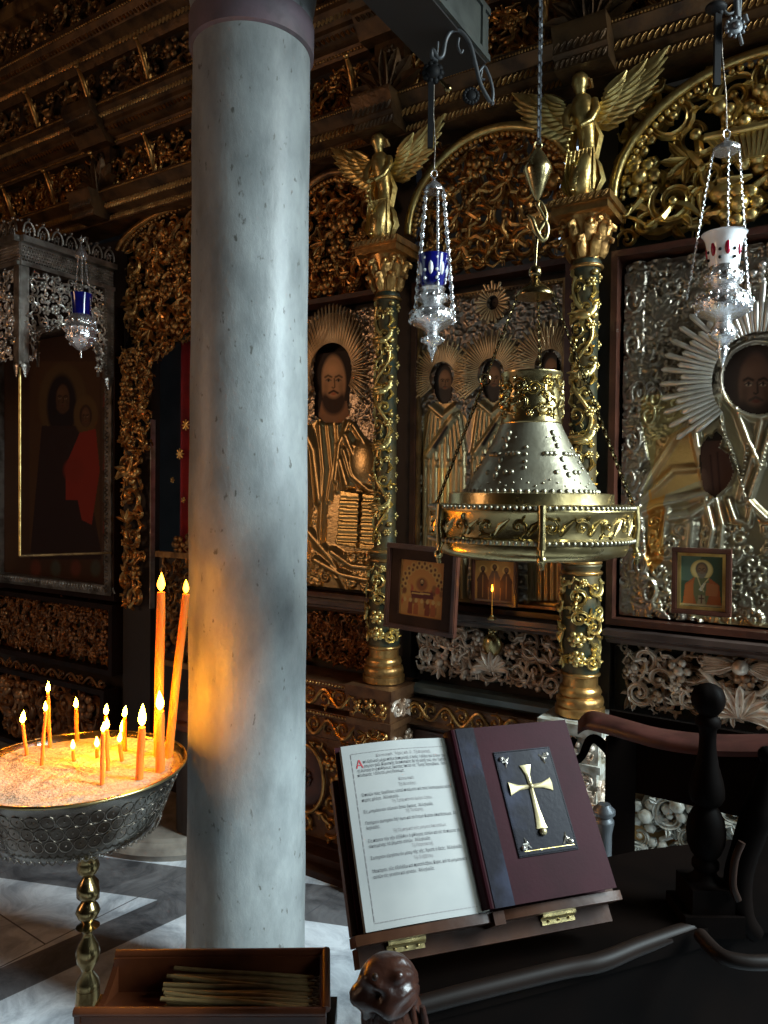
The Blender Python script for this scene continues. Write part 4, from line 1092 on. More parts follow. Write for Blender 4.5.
# ================================================================== small framed icons
def framed(label, corners, q, fw, fm, paint, slip=None, thick=.02, extra_roll=0.0, step=.0025):
    P = [hit(x, y, q) for x, y in corners]
    cs, cz = sum(p[0] for p in P)/4, sum(p[1] for p in P)/4
    W = (math.hypot(P[1][0]-P[0][0], P[1][1]-P[0][1])+math.hypot(P[2][0]-P[3][0], P[2][1]-P[3][1]))/2
    H = (math.hypot(P[3][0]-P[0][0], P[3][1]-P[0][1])+math.hypot(P[2][0]-P[1][0], P[2][1]-P[1][1]))/2
    ang = math.atan2(P[1][1]-P[0][1], P[1][0]-P[0][0])
    ang = (ang + math.atan2(P[2][1]-P[3][1], P[2][0]-P[3][0]))/2
    t = thing('framed_icon', label, 'framed icon', WP(cs, cz, q), 0)
    t.rotation_euler = (Matrix.Rotation(WROT, 3, 'Z') @ Matrix.Rotation(-ang, 3, 'Y')).to_euler()
    b = B(); w, h = W/2, H/2
    for x0_, x1_, z0_, z1_ in ((-w, w, h-fw, h), (-w, w, -h, -h+fw), (-w, -w+fw, -h+fw, h-fw), (w-fw, w, -h+fw, h-fw)):
        b.box(x0_, x1_, -thick, 0, z0_, z1_)
        b.box(x0_+(.003 if x1_-x0_ < w else 0), x1_-(.003 if x1_-x0_ < w else 0), -thick-.004, -thick, z0_+(.003 if z1_-z0_ < h else 0), z1_-(.003 if z1_-z0_ < h else 0))
    part('frame', b, fm, t, 0)
    if slip:
        b = B(); f2 = fw+slip[0]
        for x0_, x1_, z0_, z1_ in ((-w+fw, w-fw, h-f2, h-fw), (-w+fw, w-fw, -h+fw, -h+f2), (-w+fw, -w+f2, -h+f2, h-f2), (w-f2, w-fw, -h+f2, h-f2)):
            b.box(x0_, x1_, -thick+.006, -.004, z0_, z1_)
        part('inner_border', b, slip[1], t, 0); fi = f2
    else: fi = fw
    iw, ih = w-fi, h-fi
    sp = Sheet(-iw, iw, -ih, ih, step, draw=lambda s, z: ((s/iw+1)/2, (1-z/ih)/2))
    paint(sp); b, c = sp.build(.006, wall=False); part('painting', b, 'painting', t, 180, c)
    b = B(); b.box(-w+.004, w-.004, -.004, 0, -h+.004, h-.004); part('back_board', b, 'wood_dark', t, 0)
    return t
def paint_crowd(sp):
    sp.fill((.55,.20,.05)); rng = random.Random(4)
    for k in range(26):
        a = pi*1.15*(k/25)-.12; r_ = .38+.07*(k % 2)
        x, y = .5+r_*cos(a), .42-r_*.95*sin(a)+.05; sp.ell(x, y, .055, .05, (.60,.30,.08), .2); sp.ell(x, y, .028, .03, (.16,.05,.02), .3)
    for k in range(34):
        x, y = rng.uniform(.05, .95), rng.uniform(.45, .95); sp.ell(x, y, .05, .06, ((.45,.08,.03),(.2,.06,.02),(.55,.24,.06),(.28,.10,.03))[k % 4], .3)
    sp.ell(.5, .42, .20, .16, (.55,.22,.05), .1); sp.ell(.5, .42, .13, .12, (.3,.09,.03), .2); face(sp, .5, .38, .04, .05, (.55,.28,.10))
    sp.poly([(.25,.56),(.75,.54),(.78,.66),(.28,.68)], (.14,.03,.02)); sp.poly([(.28,.58),(.70,.565),(.70,.59),(.28,.61)], (.62,.32,.09))
    for k in range(7): sp.poly([(.08+k*.13,.76),(.17+k*.13,.74),(.18+k*.13,.97),(.07+k*.13,.97)], ((.5,.20,.05),(.24,.05,.02),(.4,.10,.03))[k % 3]); sp.ell(.125+k*.13, .72, .035, .04, (.58,.32,.1), .2)
def paint_three(sp):
    sp.fill((.55,.26,.07)); 
    for x in (.2, .5, .8):
        y0 = .22 if x != .5 else .16
        sp.ell(x, y0, .11, .10, (.75,.42,.12), .1); sp.poly([(x-.06,y0+.08),(x+.06,y0+.08),(x+.15,y0+.25),(x+.14,.95),(x-.14,.95),(x-.15,y0+.25)], (.13,.06,.03) if x != .5 else (.17,.10,.06))
        face(sp, x, y0, .045, .06, (.22,.10,.05)); sp.line([(x, y0+.15), (x, .9)], .012, (.42,.2,.06))
    sp.poly([(0,.95),(1,.95),(1,1),(0,1)], (.30,.20,.13))
def paint_bishop(sp):
    sp.fill((.045,.075,.045)); sp.poly([(0,0),(.5,0),(.25,.5),(0,.5)], (.09,.14,.10))
    sp.ell(.5, .27, .27, .20, (.50,.38,.12), .04); sp.ell(.5, .27, .235, .172, (.62,.50,.20), .05)
    sp.poly([(.32,.42),(.68,.42),(.92,.56),(.98,1),(.04,1),(.10,.56)], (.30,.09,.03))
    sp.poly([(.34,.42),(.66,.42),(.72,.7),(.60,1),(.40,1),(.28,.7)], (.13,.13,.06))
    sp.poly([(.10,.60),(.30,.48),(.30,1),(.05,1)], (.38,.12,.035)); sp.poly([(.62,.52),(.90,.56),(.88,.78),(.60,.78)], (.33,.13,.05))
    sp.poly([(.44,.66),(.56,.52),(.60,.54),(.50,.70)], (.60,.56,.44)); sp.line([(.40,.42),(.46,.56),(.55,.70)], .012, (.5,.42,.2)); sp.line([(.66,.44),(.58,.52),(.50,.66)], .012, (.55,.45,.2))
    sp.line([(.5,.78),(.5,.93)], .016, (.12,.04,.03)); sp.line([(.45,.84),(.55,.84)], .014, (.12,.04,.03)); sp.poly([(.42,.78),(.58,.78),(.60,1),(.40,1)], (.40,.30,.18), .5)
    sp.line([(.5,.78),(.5,.93)], .014, (.08,.03,.02)); sp.line([(.44,.84),(.56,.84)], .012, (.08,.03,.02))
    face(sp, .5, .27, .13, .125, (.20,.12,.06), (.10,.08,.06), (.18,.16,.12), .4, 1.15, True)
    sp.poly([(0,.96),(1,.96),(1,1),(0,1)], (.35,.27,.15))
framed('dark-framed icon of a crowded gilded scene hanging askew before the left colonette', [(392,541),(461,551),(456,636),(385,627)], .235, .018, 'wood_red', paint_crowd, (.038, 'wood_lectern'), .022)
framed('little brown-framed icon of three standing saints on the rail under the brass hood', [(473,556),(519,559),(517,607),(473,603)], .075, .012, 'wood_red', paint_three, None, .016, step=.002)
framed('small framed icon of a white-bearded bishop with a yellow halo on the rail at right', [(673,547),(732,549),(732,617),(673,612)], .10, .016, 'wood_red', paint_bishop, (.010, 'gilt_bright'), .02, step=.002)

# lit taper added in place of a candle flame reflected at the little icon
s, z = hit(492, 603, .115)
t = wthing('reflected_flame_taper', 'tiny lit taper added for a flame reflection at the little three-saint icon', 'candle', s, 1.158, .115)
zt_ = hit(492, 592, .115)[1]
b = B(True); b.lathe([(.016,1.156),(.018,1.162),(.010,1.166),(.007,1.172)], (s, .115, 0), 12); part('holder', b, 'brass', t)
b = B(True); b.tube([(s, 1.168, .115), (s, zt_, .115)], .002, 8); part('wax', b, 'wax_orange', t)
b = B(True); b.lathe([(.0005,zt_+.002),(.0026,zt_+.006),(.0034,zt_+.011),(.002,zt_+.019),(.0003,zt_+.028)], (s, .115, 0), 10); part('flame', b, 'flame', t, 180)

# ================================================================== ceiling beam and iron brackets
q0 = .36
(sa, za), (sb, zb) = hit(448, 74, q0), hit(488, 64, q0)
zb_ = (za+zb)/2
t = wthing('tie_beam', 'grey painted timber beam running overhead to the top of the icon screen', 'beam', (sa+sb)/2, zb_, 1.5)
b = B(True); b.box(sa-.035, sb, zb_, zb_+.17, q0, 4.6); part('beam_body', b, 'beam_paint', t, 0)
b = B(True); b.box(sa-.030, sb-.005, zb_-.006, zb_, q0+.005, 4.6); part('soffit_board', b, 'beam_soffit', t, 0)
b = B(True)
for k in range(16): b.box(sb, sb+.008, zb_+.02, zb_+.15, q0+.04+k*.25, q0+.06+k*.25)
b.box(sb, sb+.008, zb_+.0, zb_+.02, q0, 4.6); b.box(sb, sb+.008, zb_+.15, zb_+.17, q0, 4.6); part('side_batten', b, 'beam_paint', t, 0)

def px3(pts, Y): return [tuple(at(x, y, Y)) for x, y in pts]
def rel(pts, o): return [tuple(Vector(p)-Vector(o)) for p in pts]
Y1 = 2.30; o = at(455, 40, Y1)
t = thing('iron_bracket', 'scrolled grey iron bracket with a round flower hung under the painted beam', 'bracket', o)
b = B(); 
for P_, r_ in (([(437,62),(432,57),(433,50),(438,58),(443,55),(446,40),(452,31),(461,32),(470,44),(476,66),(481,85),(490,102)], .0065), ([(437,55),(438,42)], .004),
               ([(459,38),(458,46),(461,53),(463,50)], .004), ([(474,62),(478,72),(482,68),(485,67),(490,78),(493,92),(492,105)], .005), ([(482,70),(481,78),(485,80)], .004), ([(488,100),(494,104)], .005)):
    b.curve(rel(px3(P_, Y1), o), r_, 7)
part('scroll_iron', b, 'iron_grey', t, 60)
b = B(); c = Vector(at(471, 96, Y1-.02))-o
for k in range(14):
    a = 2*pi*k/14; b.ball((c.x+.020*cos(a), c.y, c.z+.020*sin(a)), .008, 6, 4)
b.ball(tuple(c), .018, 12, 8, (1, .6, 1)); part('iron_flower', b, 'iron', t)
b = B(); c = Vector(at(433, 73, Y1))-o
for k in range(10):
    a = 2*pi*k/10; b.ball((c.x+.024*cos(a), c.y, c.z+.024*sin(a)), .012, 6, 4)
b.ball(tuple(c), .024, 12, 8); b.tube(rel(px3([(433,60),(433,73)], Y1), o), .006, 6); part('iron_knot', b, 'iron', t)
b = B(); b.tube(rel(px3([(440,80),(447,88)], Y1), o), .007, 6); b.ball(tuple(Vector(at(448, 89, Y1))-o), .014, 8, 6); part('hook_end', b, 'brass_dark', t)
# wall side rod so that the bracket hangs from the beam
Y2 = 2.0; o = at(735, 10, Y2)
t = thing('iron_bracket', 'dark iron hanger with a domed flower boss, top right corner', 'bracket', o)
b = B()
for P_, r_ in (([(735,-60),(736,-10),(737,18)], .008), ([(742,-60),(740,0),(739,18)], .005), ([(739,34),(742,45)], .005), ([(720,5),(728,14),(737,10)], .004), ([(745,15),(747,22)], .006)):
    b.curve(rel(px3(P_, Y2), o), r_, 7)
part('hanger_rod', b, 'iron_grey', t)
b = B(); c = Vector(at(735, 27, Y2-.02))-o
b.ball(tuple(c), .022, 16, 8, (1, .35, 1)); b.ball((c.x, c.y-.008, c.z), .010, 12, 8)
for k in range(12): b.ball((c.x+.024*cos(k*pi/6), c.y, c.z+.024*sin(k*pi/6)), .006, 6, 4)
part('iron_flower', b, 'iron_grey', t)
b = B(); c = Vector(at(716, 8, Y2))-o; b.ball(tuple(c), .024, 12, 8, (1.2, 1, .6)); b.ball((c.x+.01, c.y, c.z-.012), .010, 8, 6); part('iron_knot', b, 'iron', t)

# ================================================================== hanging oil lamps
def lamp(label, px, Y, ytop, parts, glassm, blk, chains, capy, capr, chainstyle, links):
    """parts: pixel half-widths and rows turned into a turned profile on the lamp axis"""
    o = at(px, parts['tip'][1], Y); sc = Y/F_PX
    t = thing('hanging_oil_lamp', label, 'oil lamp', o, 0, None)
    zz = lambda y: float(at(px, y, Y).z-o.z)
    ax = lambda y: (float(at(px, y, Y).x-o.x))
    prof = parts['body']
    b = B()
    m_ = (lambda a, z: 1+parts['flute']*cos(parts['nf']*a)) if parts.get('flute') else None
    b.lathe([(w_*sc, zz(y)) for y, w_ in reversed(prof)], (0, 0, 0), 48, mod=m_); part('silver_body', b, 'silver_lamp', t, 60)
    b = B()
    for y, w_, n, r_ in parts['studs']:
        for k in range(n):
            a = 2*pi*k/n; b.ball((w_*sc*cos(a), w_*sc*sin(a), zz(y)), r_*sc, 6, 4, (1, 1, 1.4))
    part('embossing', b, 'silver_lamp', t)
    b = B()
    b.lathe([(w_*sc, zz(y)) for y, w_ in reversed(parts['glass'])], (0, 0, 0), 40, caps=True); g = part('glass_cup', b, glassm, t, 60)
    if parts.get('ovals'):
        b = B(); y, w_, n, ow, oh = parts['ovals']
        for k in range(n):
            a = 2*pi*k/n; b.ball((w_*.93*sc*cos(a), w_*.93*sc*sin(a), zz(y)), 1.0, 12, 8, (ow*sc, ow*sc, oh*sc))
        part('cut_oval', b, parts['ovalm'], g)
        b = B()
        for k in range(n):
            a = 2*pi*(k+.5)/n
            for dy in (-9, 3, 11): b.ball((w_*sc*cos(a)*1.02, w_*sc*sin(a)*1.02, zz(y+dy)), .0045*(Y/2.0), 8, 5)
        part('cut_dot', b, parts.get('dotm', parts['ovalm']), g)
    # cap, ring, hook, chains
    b = B(); b.lathe([(capr*sc, zz(capy+3)), (capr*1.02*sc, zz(capy)), (capr*.7*sc, zz(capy-4)), (capr*.2*sc, zz(capy-8)), (.002, zz(capy-11))], (0, 0, 0), 24, mod=lambda a, z: 1+.05*cos(8*a)); part('chain_cap', b, 'silver_lamp', t)
    b = B(); zc_ = zz(capy-15); b.tube([(.009*cos(a*pi/6), 0, zc_+.012*sin(a*pi/6)) for a in range(12)], .002, 5, closed=True); part('ring', b, 'silver_lamp', t)
    for k, (a, top, bot, boty) in enumerate(chains):
        b = B(); p0 = Vector((top*sc*cos(a), top*sc*sin(a), zz(capy+3))); p1 = Vector((bot*sc*cos(a), bot*sc*sin(a), zz(boty)))
        if chainstyle == 'medal':
            L = (p1-p0).length; n = int(L/(.026*Y/2.2))
            for j in range(n):
                c = p0+(p1-p0)*((j+.5)/n); b.ball(tuple(c), .0125*Y/2.3, 10, 7, (.62, .30, 1.0) if k != 1 else (.40, .62, 1.0)); b.ball((c.x, c.y-.003, c.z), .005, 6, 4)
                d = p0+(p1-p0)*((j+1)/n); b.tube([(d.x+.003*cos(i*pi/4), d.y, d.z+.006*sin(i*pi/4)) for i in range(8)], .0013, 4, closed=True)
        else:
            pm = (p0+p1)/2; b.chain([tuple(p0), tuple(pm), tuple(p1)], .0055, .0012)
        part('chain', b, 'silver_lamp', t)
    b = B(); top = Vector(at(*links[0], Y))-o; q = Vector((0, 0, zz(capy-20)))
    b.tube([tuple(q), tuple(q+(top-q)*.3+Vector((.003,0,0))), tuple(q+(top-q)*.65-Vector((.002,0,0))), tuple(top)], .0022, 6); part('hanging_wire', b, 'silver_dark', t)
    if blk:
        b = B(); a1 = Vector(at(*blk[0], Y))-o; a2 = Vector(at(*blk[1], Y))-o
        b.box(a1.x-.0085, a1.x+.0085, -.006, .006, a2.z, a1.z); part('hanger_strap', b, 'iron', t, 0)
    return t
lamp('silver hanging oil lamp with a cobalt blue glass cup near the middle of the photo', 432, 2.30, 85,
     dict(tip=(432,355), body=[(286,10),(289,13),(292,11),(296,14),(300,15),(304,10),(308,13),(311,20),(315,23),(321,23),(326,17),(330,9),(333,6),(336,7),(339,11),(343,10),(346,5),(349,5),(352,3.5),(357,1.5),(362,.4)],
          studs=[(297,14.5,12,1.4),(314,22,18,1.6),(321,22.5,18,1.7),(340,11,9,1.4)], glass=[(256,15.5),(258,15),(272,13.5),(284,12),(287,10)], ovals=(270,13.4,7,2.6,7.5), ovalm='glass_white', dotm='glass_white'),
     'glass_blue', ((431,82),(433,148)), [(2.6, 9, 20, 318), (-1.2, 9, 12, 300), (-.35, 10, 21, 312)], 189, 10, 'medal', [(434,85)])
lamp('large silver hanging oil lamp with a white and ruby glass cup at the upper right', 722, 2.0, 85,
     dict(tip=(722,366), body=[(264,12),(267,14),(270,13),(275,17),(282,16),(287,13),(291,17),(296,23),(302,26.5),(308,27),(314,23),(319,14),(322,8),(325,9),(329,12),(336,13),(341,10),(344,5),(348,5),(355,4.5),(362,2),(368,.4)],
          studs=[(276,17.5,14,1.6),(282,17,14,1.4),(297,23.5,20,1.7),(303,26.8,20,1.9),(311,25,20,1.8),(333,13,10,1.6),(350,5.5,8,1.2)], glass=[(234,21.5),(236,20),(241,17.8),(252,15.5),(260,15),(267,14)], ovals=(250,15.2,7,3.2,9), ovalm='glass_red', dotm='iron'),
     'glass_white', ((718,14),(722,86)), [(2.75, 12, 34, 296), (-1.5, 5, 6, 238), (-.45, 12, 23, 300)], 149, 13, 'chain', [(721,18)])
lamp('small silver hanging oil lamp with dark blue glass in front of the silver canopy', 81, 3.45, 230,
     dict(tip=(81,357), body=[(315,9),(317,11),(320,14),(325,13),(329,16),(333,13),(337,14),(341,12),(346,9),(350,4),(351,1),(358,.8)],
          studs=[(322,13.5,14,1.6),(330,15.5,14,1.7),(338,13.5,12,1.5),(344,10.5,10,1.3)], glass=[(294,10.5),(297,10),(305,9),(316,8.5)], flute=.03, nf=10),
     'glass_blue', None, [(2.7, 4, 12, 318), (-1.0, 3, 8, 315), (-.2, 4, 13, 322)], 255, 6, 'chain', [(80,240)])
# hook for the left lamp, on the canopy
o = at(81, 240, 3.45)
t = thing('lamp_hook', 'small curved metal hook on the canopy holding the left hanging lamp', 'hook', o)
b = B(); b.tube([(0,0,0),(.02,0,.012),(.02,.03,.02),(-.02,.12,.022),(-.05,.20,.02)], .004, 6); b.ball((0,0,0), .008, 8, 6); part('hook_rod', b, 'silver_dark', t)

# ================================================================== brass hood lamp
YH = 1.80; xc = 529; sc = YH/F_PX; o = at(xc, 556, YH)
zz = lambda y: float(at(xc, y, YH).z-o.z)
t = thing('brass_hood', 'large hanging brass smoke hood with a cone top and beaded ring in the middle', 'brass hood', o)
b = B(); b.lathe([(.086*0+78*sc*1.0, zz(556)), (92*sc, zz(552)), (95*sc, zz(546)), (95*sc, zz(541))], (0,0,0), 64, caps=False); b.lathe([(78*sc, zz(556)), (60*sc, zz(553)), (.01, zz(553))], (0,0,0), 64, caps=True)
part('base_dish', b, 'brass', t, 60)
b = B(); b.lathe([(93*sc, zz(541)), (98.5*sc, zz(540)), (99.5*sc, zz(536)), (97.5*sc, zz(534)), (97.5*sc, zz(513)), (100*sc, zz(510)), (99.5*sc, zz(506)), (96*sc, zz(504)), (84*sc, zz(504)), (84*sc, zz(508))], (0,0,0), 96, caps=False)
part('ring_band', b, 'brass', t, 40)
for y in (507, 538):
    b = B(); n = 110
    for k in range(n): a = 2*pi*k/n; b.ball((99.8*sc*cos(a), 99.8*sc*sin(a), zz(y)), .0052, 6, 4)
    part('bead_border', b, 'brass_pale', t)
b = B(False, lambda u, v, w: ((.2375+w)*sin(u/.2375), -(.2375+w)*cos(u/.2375), v))
rng = random.Random(8); zm = zz(524)
for k in range(22):
    u = -.765+k*.0695; 
    b.scroll((u, zm), .021, rng.uniform(0, 6), (-1)**k, 1.1, -.001, 3, rng, 10); b.leaf([(u+.02, zm-.018), (u+.032, zm), (u+.05, zm+.016)], [.003,.009,.002], .006, 0)
part('leaf_relief', b, 'brass', t)
for a in (-1.66, -.35, .9, 2.2, 3.55): 
    b = B(); x, y = .241*cos(a), .241*sin(a); b.tube([(x*1.01, y*1.01, zz(543)), (x*1.03, y*1.03, zz(524)), (x*1.01, y*1.01, zz(505))], [.010,.008,.010], 8)
    b.ball((x*1.03, y*1.03, zz(552)), .011, 8, 6); b.tube([(x, y, zz(540)), (x*1.04, y*1.04, zz(552)), (x*1.02, y*1.02, zz(560))], .006, 6)
    part('clasp', b, 'brass', t)
b = B(); b.lathe([(82*sc, zz(508)), (81*sc, zz(500)), (81*sc, zz(494)), (74*sc, zz(493)), (70*sc, zz(494))], (0,0,0), 72, caps=False); part('inner_drum', b, 'brass', t, 40)
# facetted cone
def cone_p(a, y):
    f_ = (y-424)/(498-424); return (29.5+(70.5-29.5)*f_**1.12)*sc
b = B(); rows = [424, 430, 440, 452, 464, 476, 488, 496, 499]
NS = 72
pts = []
for y in rows:
    for k in range(NS):
        a = 2*pi*k/NS; r = cone_p(a, y); fc = 8; al = (a+.35) % (2*pi/fc)-pi/fc; r *= (1-.28*((y-424)/75))+.28*((y-424)/75)*cos(pi/fc)/cos(al)
        pts.append((r*cos(a), r*sin(a), zz(y)))
i = b.add(pts)
for k in range(len(rows)-1):
    for j in range(NS): b.f.append((i+k*NS+j, i+(k+1)*NS+j, i+(k+1)*NS+(j+1) % NS, i+k*NS+(j+1) % NS))
b.f.append(tuple(i+j for j in range(NS)))
part('cone', b, 'brass_pale', t, 14)
b = B()
def on_cone(a, y, r_, sc3=(1,1,1)):
    r = cone_p(a, y)*.985; b.ball((r*cos(a), r*sin(a), zz(y)), r_, 7, 5, sc3)
for k in range(56):
    a = 2*pi*k/56; on_cone(a, 492, .0065, (.9,.9,1)); on_cone(a, 484+3*sin(k*1.57), .0030)
for ac in (-2.38, -1.12, .14, 1.4, 2.66):
    for y in (436, 442, 449, 462, 470, 477): on_cone(ac+(y-455)*.0006, y, .0088, (.8, .8, 1.1))
    for d in (-.30, -.22, -.12, .12, .22, .30): on_cone(ac+d*(1.1), 456, .0082, (1.1, 1.1, .75))
    for d in (-.20, .18, .30): on_cone(ac+d, 474, .0065)
    for y in (450, 457, 464, 470): on_cone(ac+.52, y, .0055)
    for d in (-.28, -.24, .26): on_cone(ac+d*.8, 440, .0032)
part('embossed_crosses', b, 'brass_pale', t)
b = B(); b.lathe([(29.5*sc, zz(426)), (30.5*sc, zz(424)), (29.5*sc, zz(422)), (29*sc, zz(378)), (30.3*sc, zz(376)), (30.3*sc, zz(374)), (28*sc, zz(374)), (28*sc, zz(420))], (0,0,0), 48, caps=False); part('collar', b, 'brass', t, 40)
b = B(False, lambda u, v, w: ((.0705+w)*sin(u/.0705), -(.0705+w)*cos(u/.0705), v)); b.carve(-.13, .13, zz(421), zz(379), .010, .022, 17, -.001, tries=500); part('collar_relief', b, 'brass', t)
# suspension
b = B(); zc_ = zz(300)
b.lathe([(19.5*sc, zz(297)), (20*sc, zz(295)), (14*sc, zz(289)), (6*sc, zz(284)), (4*sc, zz(279)), (2*sc, zz(278))], (2*sc, 0, 0), 28); b.ball((2*sc, 0, zz(272)), 6.6*sc, 14, 9)
b.tube([(2*sc, 0, zz(267)), (3*sc, 0, zz(245)), (4*sc, 0, zz(234))], .004, 6)
part('chain_dish', b, 'brass_dark', t)
b = B(); cx_ = lambda x: (x-xc)*sc
b.curve([(cx_(x), 0, zz(y)) for x, y in ((537,238),(534,232),(537,226),(541,218),(539,208),(535,202),(533,206),(537,214),(542,226),(542,235),(538,240),(532,232),(527,219),(522,215))], [.003,.005,.006,.006,.005,.004,.004,.005,.007,.006,.006,.007,.006,.002], 8)
part('hook', b, 'brass', t)
b = B(); b.lathe([(1.5*sc, zz(200)), (4*sc, zz(196)), (8*sc, zz(187)), (11.5*sc, zz(177)), (14*sc, zz(172)), (14.5*sc, zz(169)), (12*sc, zz(164)), (7*sc, zz(155)), (3*sc, zz(149))], (3*sc, 0, 0), 28, mod=lambda a, z: 1+.03*sin(z*900)); b.tube([(3*sc+.009*cos(j*pi/5), 0, zz(145)+.009*sin(j*pi/5)) for j in range(10)], .0025, 5, closed=True)
part('spindle_weight', b, 'brass', t)
b = B(); b.chain([(4*sc, 0, zz(143)), (4*sc, 0, zz(60)), (3.5*sc, 0, zz(-120))], .0085, .0028); part('long_chain', b, 'iron_grey', t)
for a in (2.75, -.35, 1.2):
    b = B(); p0 = (2*sc+18.5*sc*cos(a), 18.5*sc*sin(a), zz(298)); p1 = (98*sc*cos(a), 98*sc*sin(a), zz(505))
    pm = (p0[0]*.62+p1[0]*.38, p0[1]*.62+p1[1]*.38, p0[2]*.62+p1[2]*.38)
    b.tube([(pm[0]+.013*cos(j*pi/5), pm[1], pm[2]+.014*sin(j*pi/5)) for j in range(10)], .0022, 5, closed=True)
    b.chain([p0, pm], .0065, .0017); b.chain([pm, p1], .0075, .0022); part('chain', b, 'brass_dark', t)

# ================================================================== stone column
YC = 2.27; o = at(246, 950, YC); cxx = float(at(249, 500, YC).x)
t = thing('stone_column', 'thick grey marble column with a purplish iron band near its top', 'column', (cxx, YC, 0))
b = B()
rng = random.Random(3)
zs = [0, .02]+[.02+k*.05 for k in range(1, 60)]+[3.02]
prof = [(.181-.0022*z+.0012*sin(z*5.1)+.0008*sin(z*17), z) for z in zs]
b.lathe(prof, (0,0,0), 64, mod=lambda a, z: 1+.004*sin(3*a+z*2)); part('shaft', b, 'column_marble', t, 60)
b = B(); b.lathe([(.176, 2.93), (.186, 2.935), (.187, 3.02), (.178, 3.025)], (0,0,0), 64); part('iron_band', b, 'band_purple', t, 40)
b = B(); b.lathe([(.176, 3.02), (.183, 3.06), (.20, 3.16), (.23, 3.40), (.25, 3.6), (.28, 3.62), (.28, 4.0), (.28, 5.04)], (0,0,0), 48); part('capital', b, 'column_marble', t, 50)

# half-round step before the doorway, with a small drum table on it
t = wthing('doorway_step', 'low half-round stone step on the floor behind the candle stand, before the doorway', 'step', -2.80, 0, .2)
b = B(True); R = .50; n = 36
for (r0, r1, h0, h1) in ((R*.97, R, 0, .03), (R, R*.98, .03, .055), (R*.98, R*.93, .055, .07), (R*.93, R*.92, .07, .09), (R*.92, 0, .09, .095)):
    i = b.add([(-2.80+rr*cos(pi*k/n), hh, .03+rr*sin(pi*k/n)) for rr, hh in ((r0, h0), (r1, h1)) for k in range(n+1)])
    for k in range(n): b.f.append((i+k, i+k+1, i+n+2+k, i+n+1+k))
part('step_stone', b, 'stone_plinth', t, 35)
pf = at(204, 715, 3.36)
t = thing('wooden_drum_table', 'small round drum table with an orange-lit wooden rim, mostly behind the stone column', 'drum table', (pf.x, 3.36, .096))
pf.z -= .096
b = B(); r = 28/740*3.36; b.lathe([(r*.95, 0), (r*.95, pf.z-.06), (r*.9, pf.z-.05)], (0,0,0), 40); part('drum', b, 'wood_screen', t, 40)
b = B(); b.lathe([(r*.93, pf.z-.05), (r*1.05, pf.z-.04), (r*1.05, pf.z-.015), (r*.95, pf.z-.005), (r*1.05, pf.z+.01), (r*1.03, pf.z+.05), (r*.9, pf.z+.055), (.01, pf.z+.05)], (0,0,0), 40); part('rim', b, 'wood_box', t, 40)

# ================================================================== candle stand
YB = 1.93; cb = at(77, 765, YB); RB = .276
hz = cb.z
t = thing('candle_stand', 'round silver candle bowl full of sand on a turned brass stem, left foreground', 'candle stand', (cb.x, YB, 0))
b = B(); H = hz
b.lathe([(.03, H-.175), (.12, H-.175), (RB*.70, H-.165), (RB*.74, H-.155), (RB*.80, H-.12), (RB*.90, H-.05), (RB*.97, H-.006), (RB, H), (RB*.985, H+.003), (RB*.955, H-.004), (RB*.93, H-.03), (.02, H-.035)], (0,0,0), 96, caps=False)
part('bowl', b, 'silver_bowl', t, 40)
def bowl_map(u, v, w):      # u: angle*R, v: height below the rim
    rr = RB*(.97+(v+.006)/.16*(.97-.74)*1.0)+w if v < 0 else RB+w
    a = u/RB; return (rr*cos(a), rr*sin(a), H+v)
b = B(False, bowl_map)
n = 44
for r_ in range(3):
    for k in range(n):
        u = 2*pi*RB*(k+.5*(r_ % 2))/n; v = -.045-r_*.034
        b.tube([(u+.0185*cos(j*pi/6), v+  .0165*sin(j*pi/6), .0) for j in range(12)], .0009, 4, closed=True)
        b.ball((u, v, 0), .0022, 5, 3)
part('embossed_rosettes', b, 'silver_dark', t, 60)
b = B(False, bowl_map)
for k in range(70):
    u = 2*pi*RB*k/70; v = -.150
    b.tube([(u-.009, v, .001), (u-.007, v-.009, .002), (u, v-.013, .003), (u+.007, v-.009, .002), (u+.009, v, .001)], .0016, 4)
    b.ball((u+.0125, v-.004, .003), .003, 5, 4)
part('scalloped_edge', b, 'silver_dark', t)
b = B(); b.tube([(RB*cos(a*pi/48), RB*sin(a*pi/48), H+.001) for a in range(96)], .0045, 6, closed=True); part('rim', b, 'brass', t)
b = B(); rng = random.Random(5); nr, na = 26, 90; pts = [(0, 0, H-.012)]
for r_ in range(1, nr+1):
    for k in range(na):
        rr = RB*.945*r_/nr; a = 2*pi*k/na
        pts.append((rr*cos(a), rr*sin(a), H-.012+.0022*sin(rr*60+3*sin(a*4))+rng.uniform(-.0022, .0022)+(.004*rng.random() if sin(a) < -.3 and r_ > nr*.72 else 0)))
i = b.add(pts)
for k in range(na): b.f.append((i, i+1+k, i+1+(k+1) % na))
for r_ in range(nr-1):
    for k in range(na): b.f.append((i+1+r_*na+k, i+1+(r_+1)*na+k, i+1+(r_+1)*na+(k+1) % na, i+1+r_*na+(k+1) % na))
s_ = part('sand', b, 'sand', t, 180); s_['kind'] = 'stuff'
b = B()
yz = lambda y: float(at(93, y, YB).z)
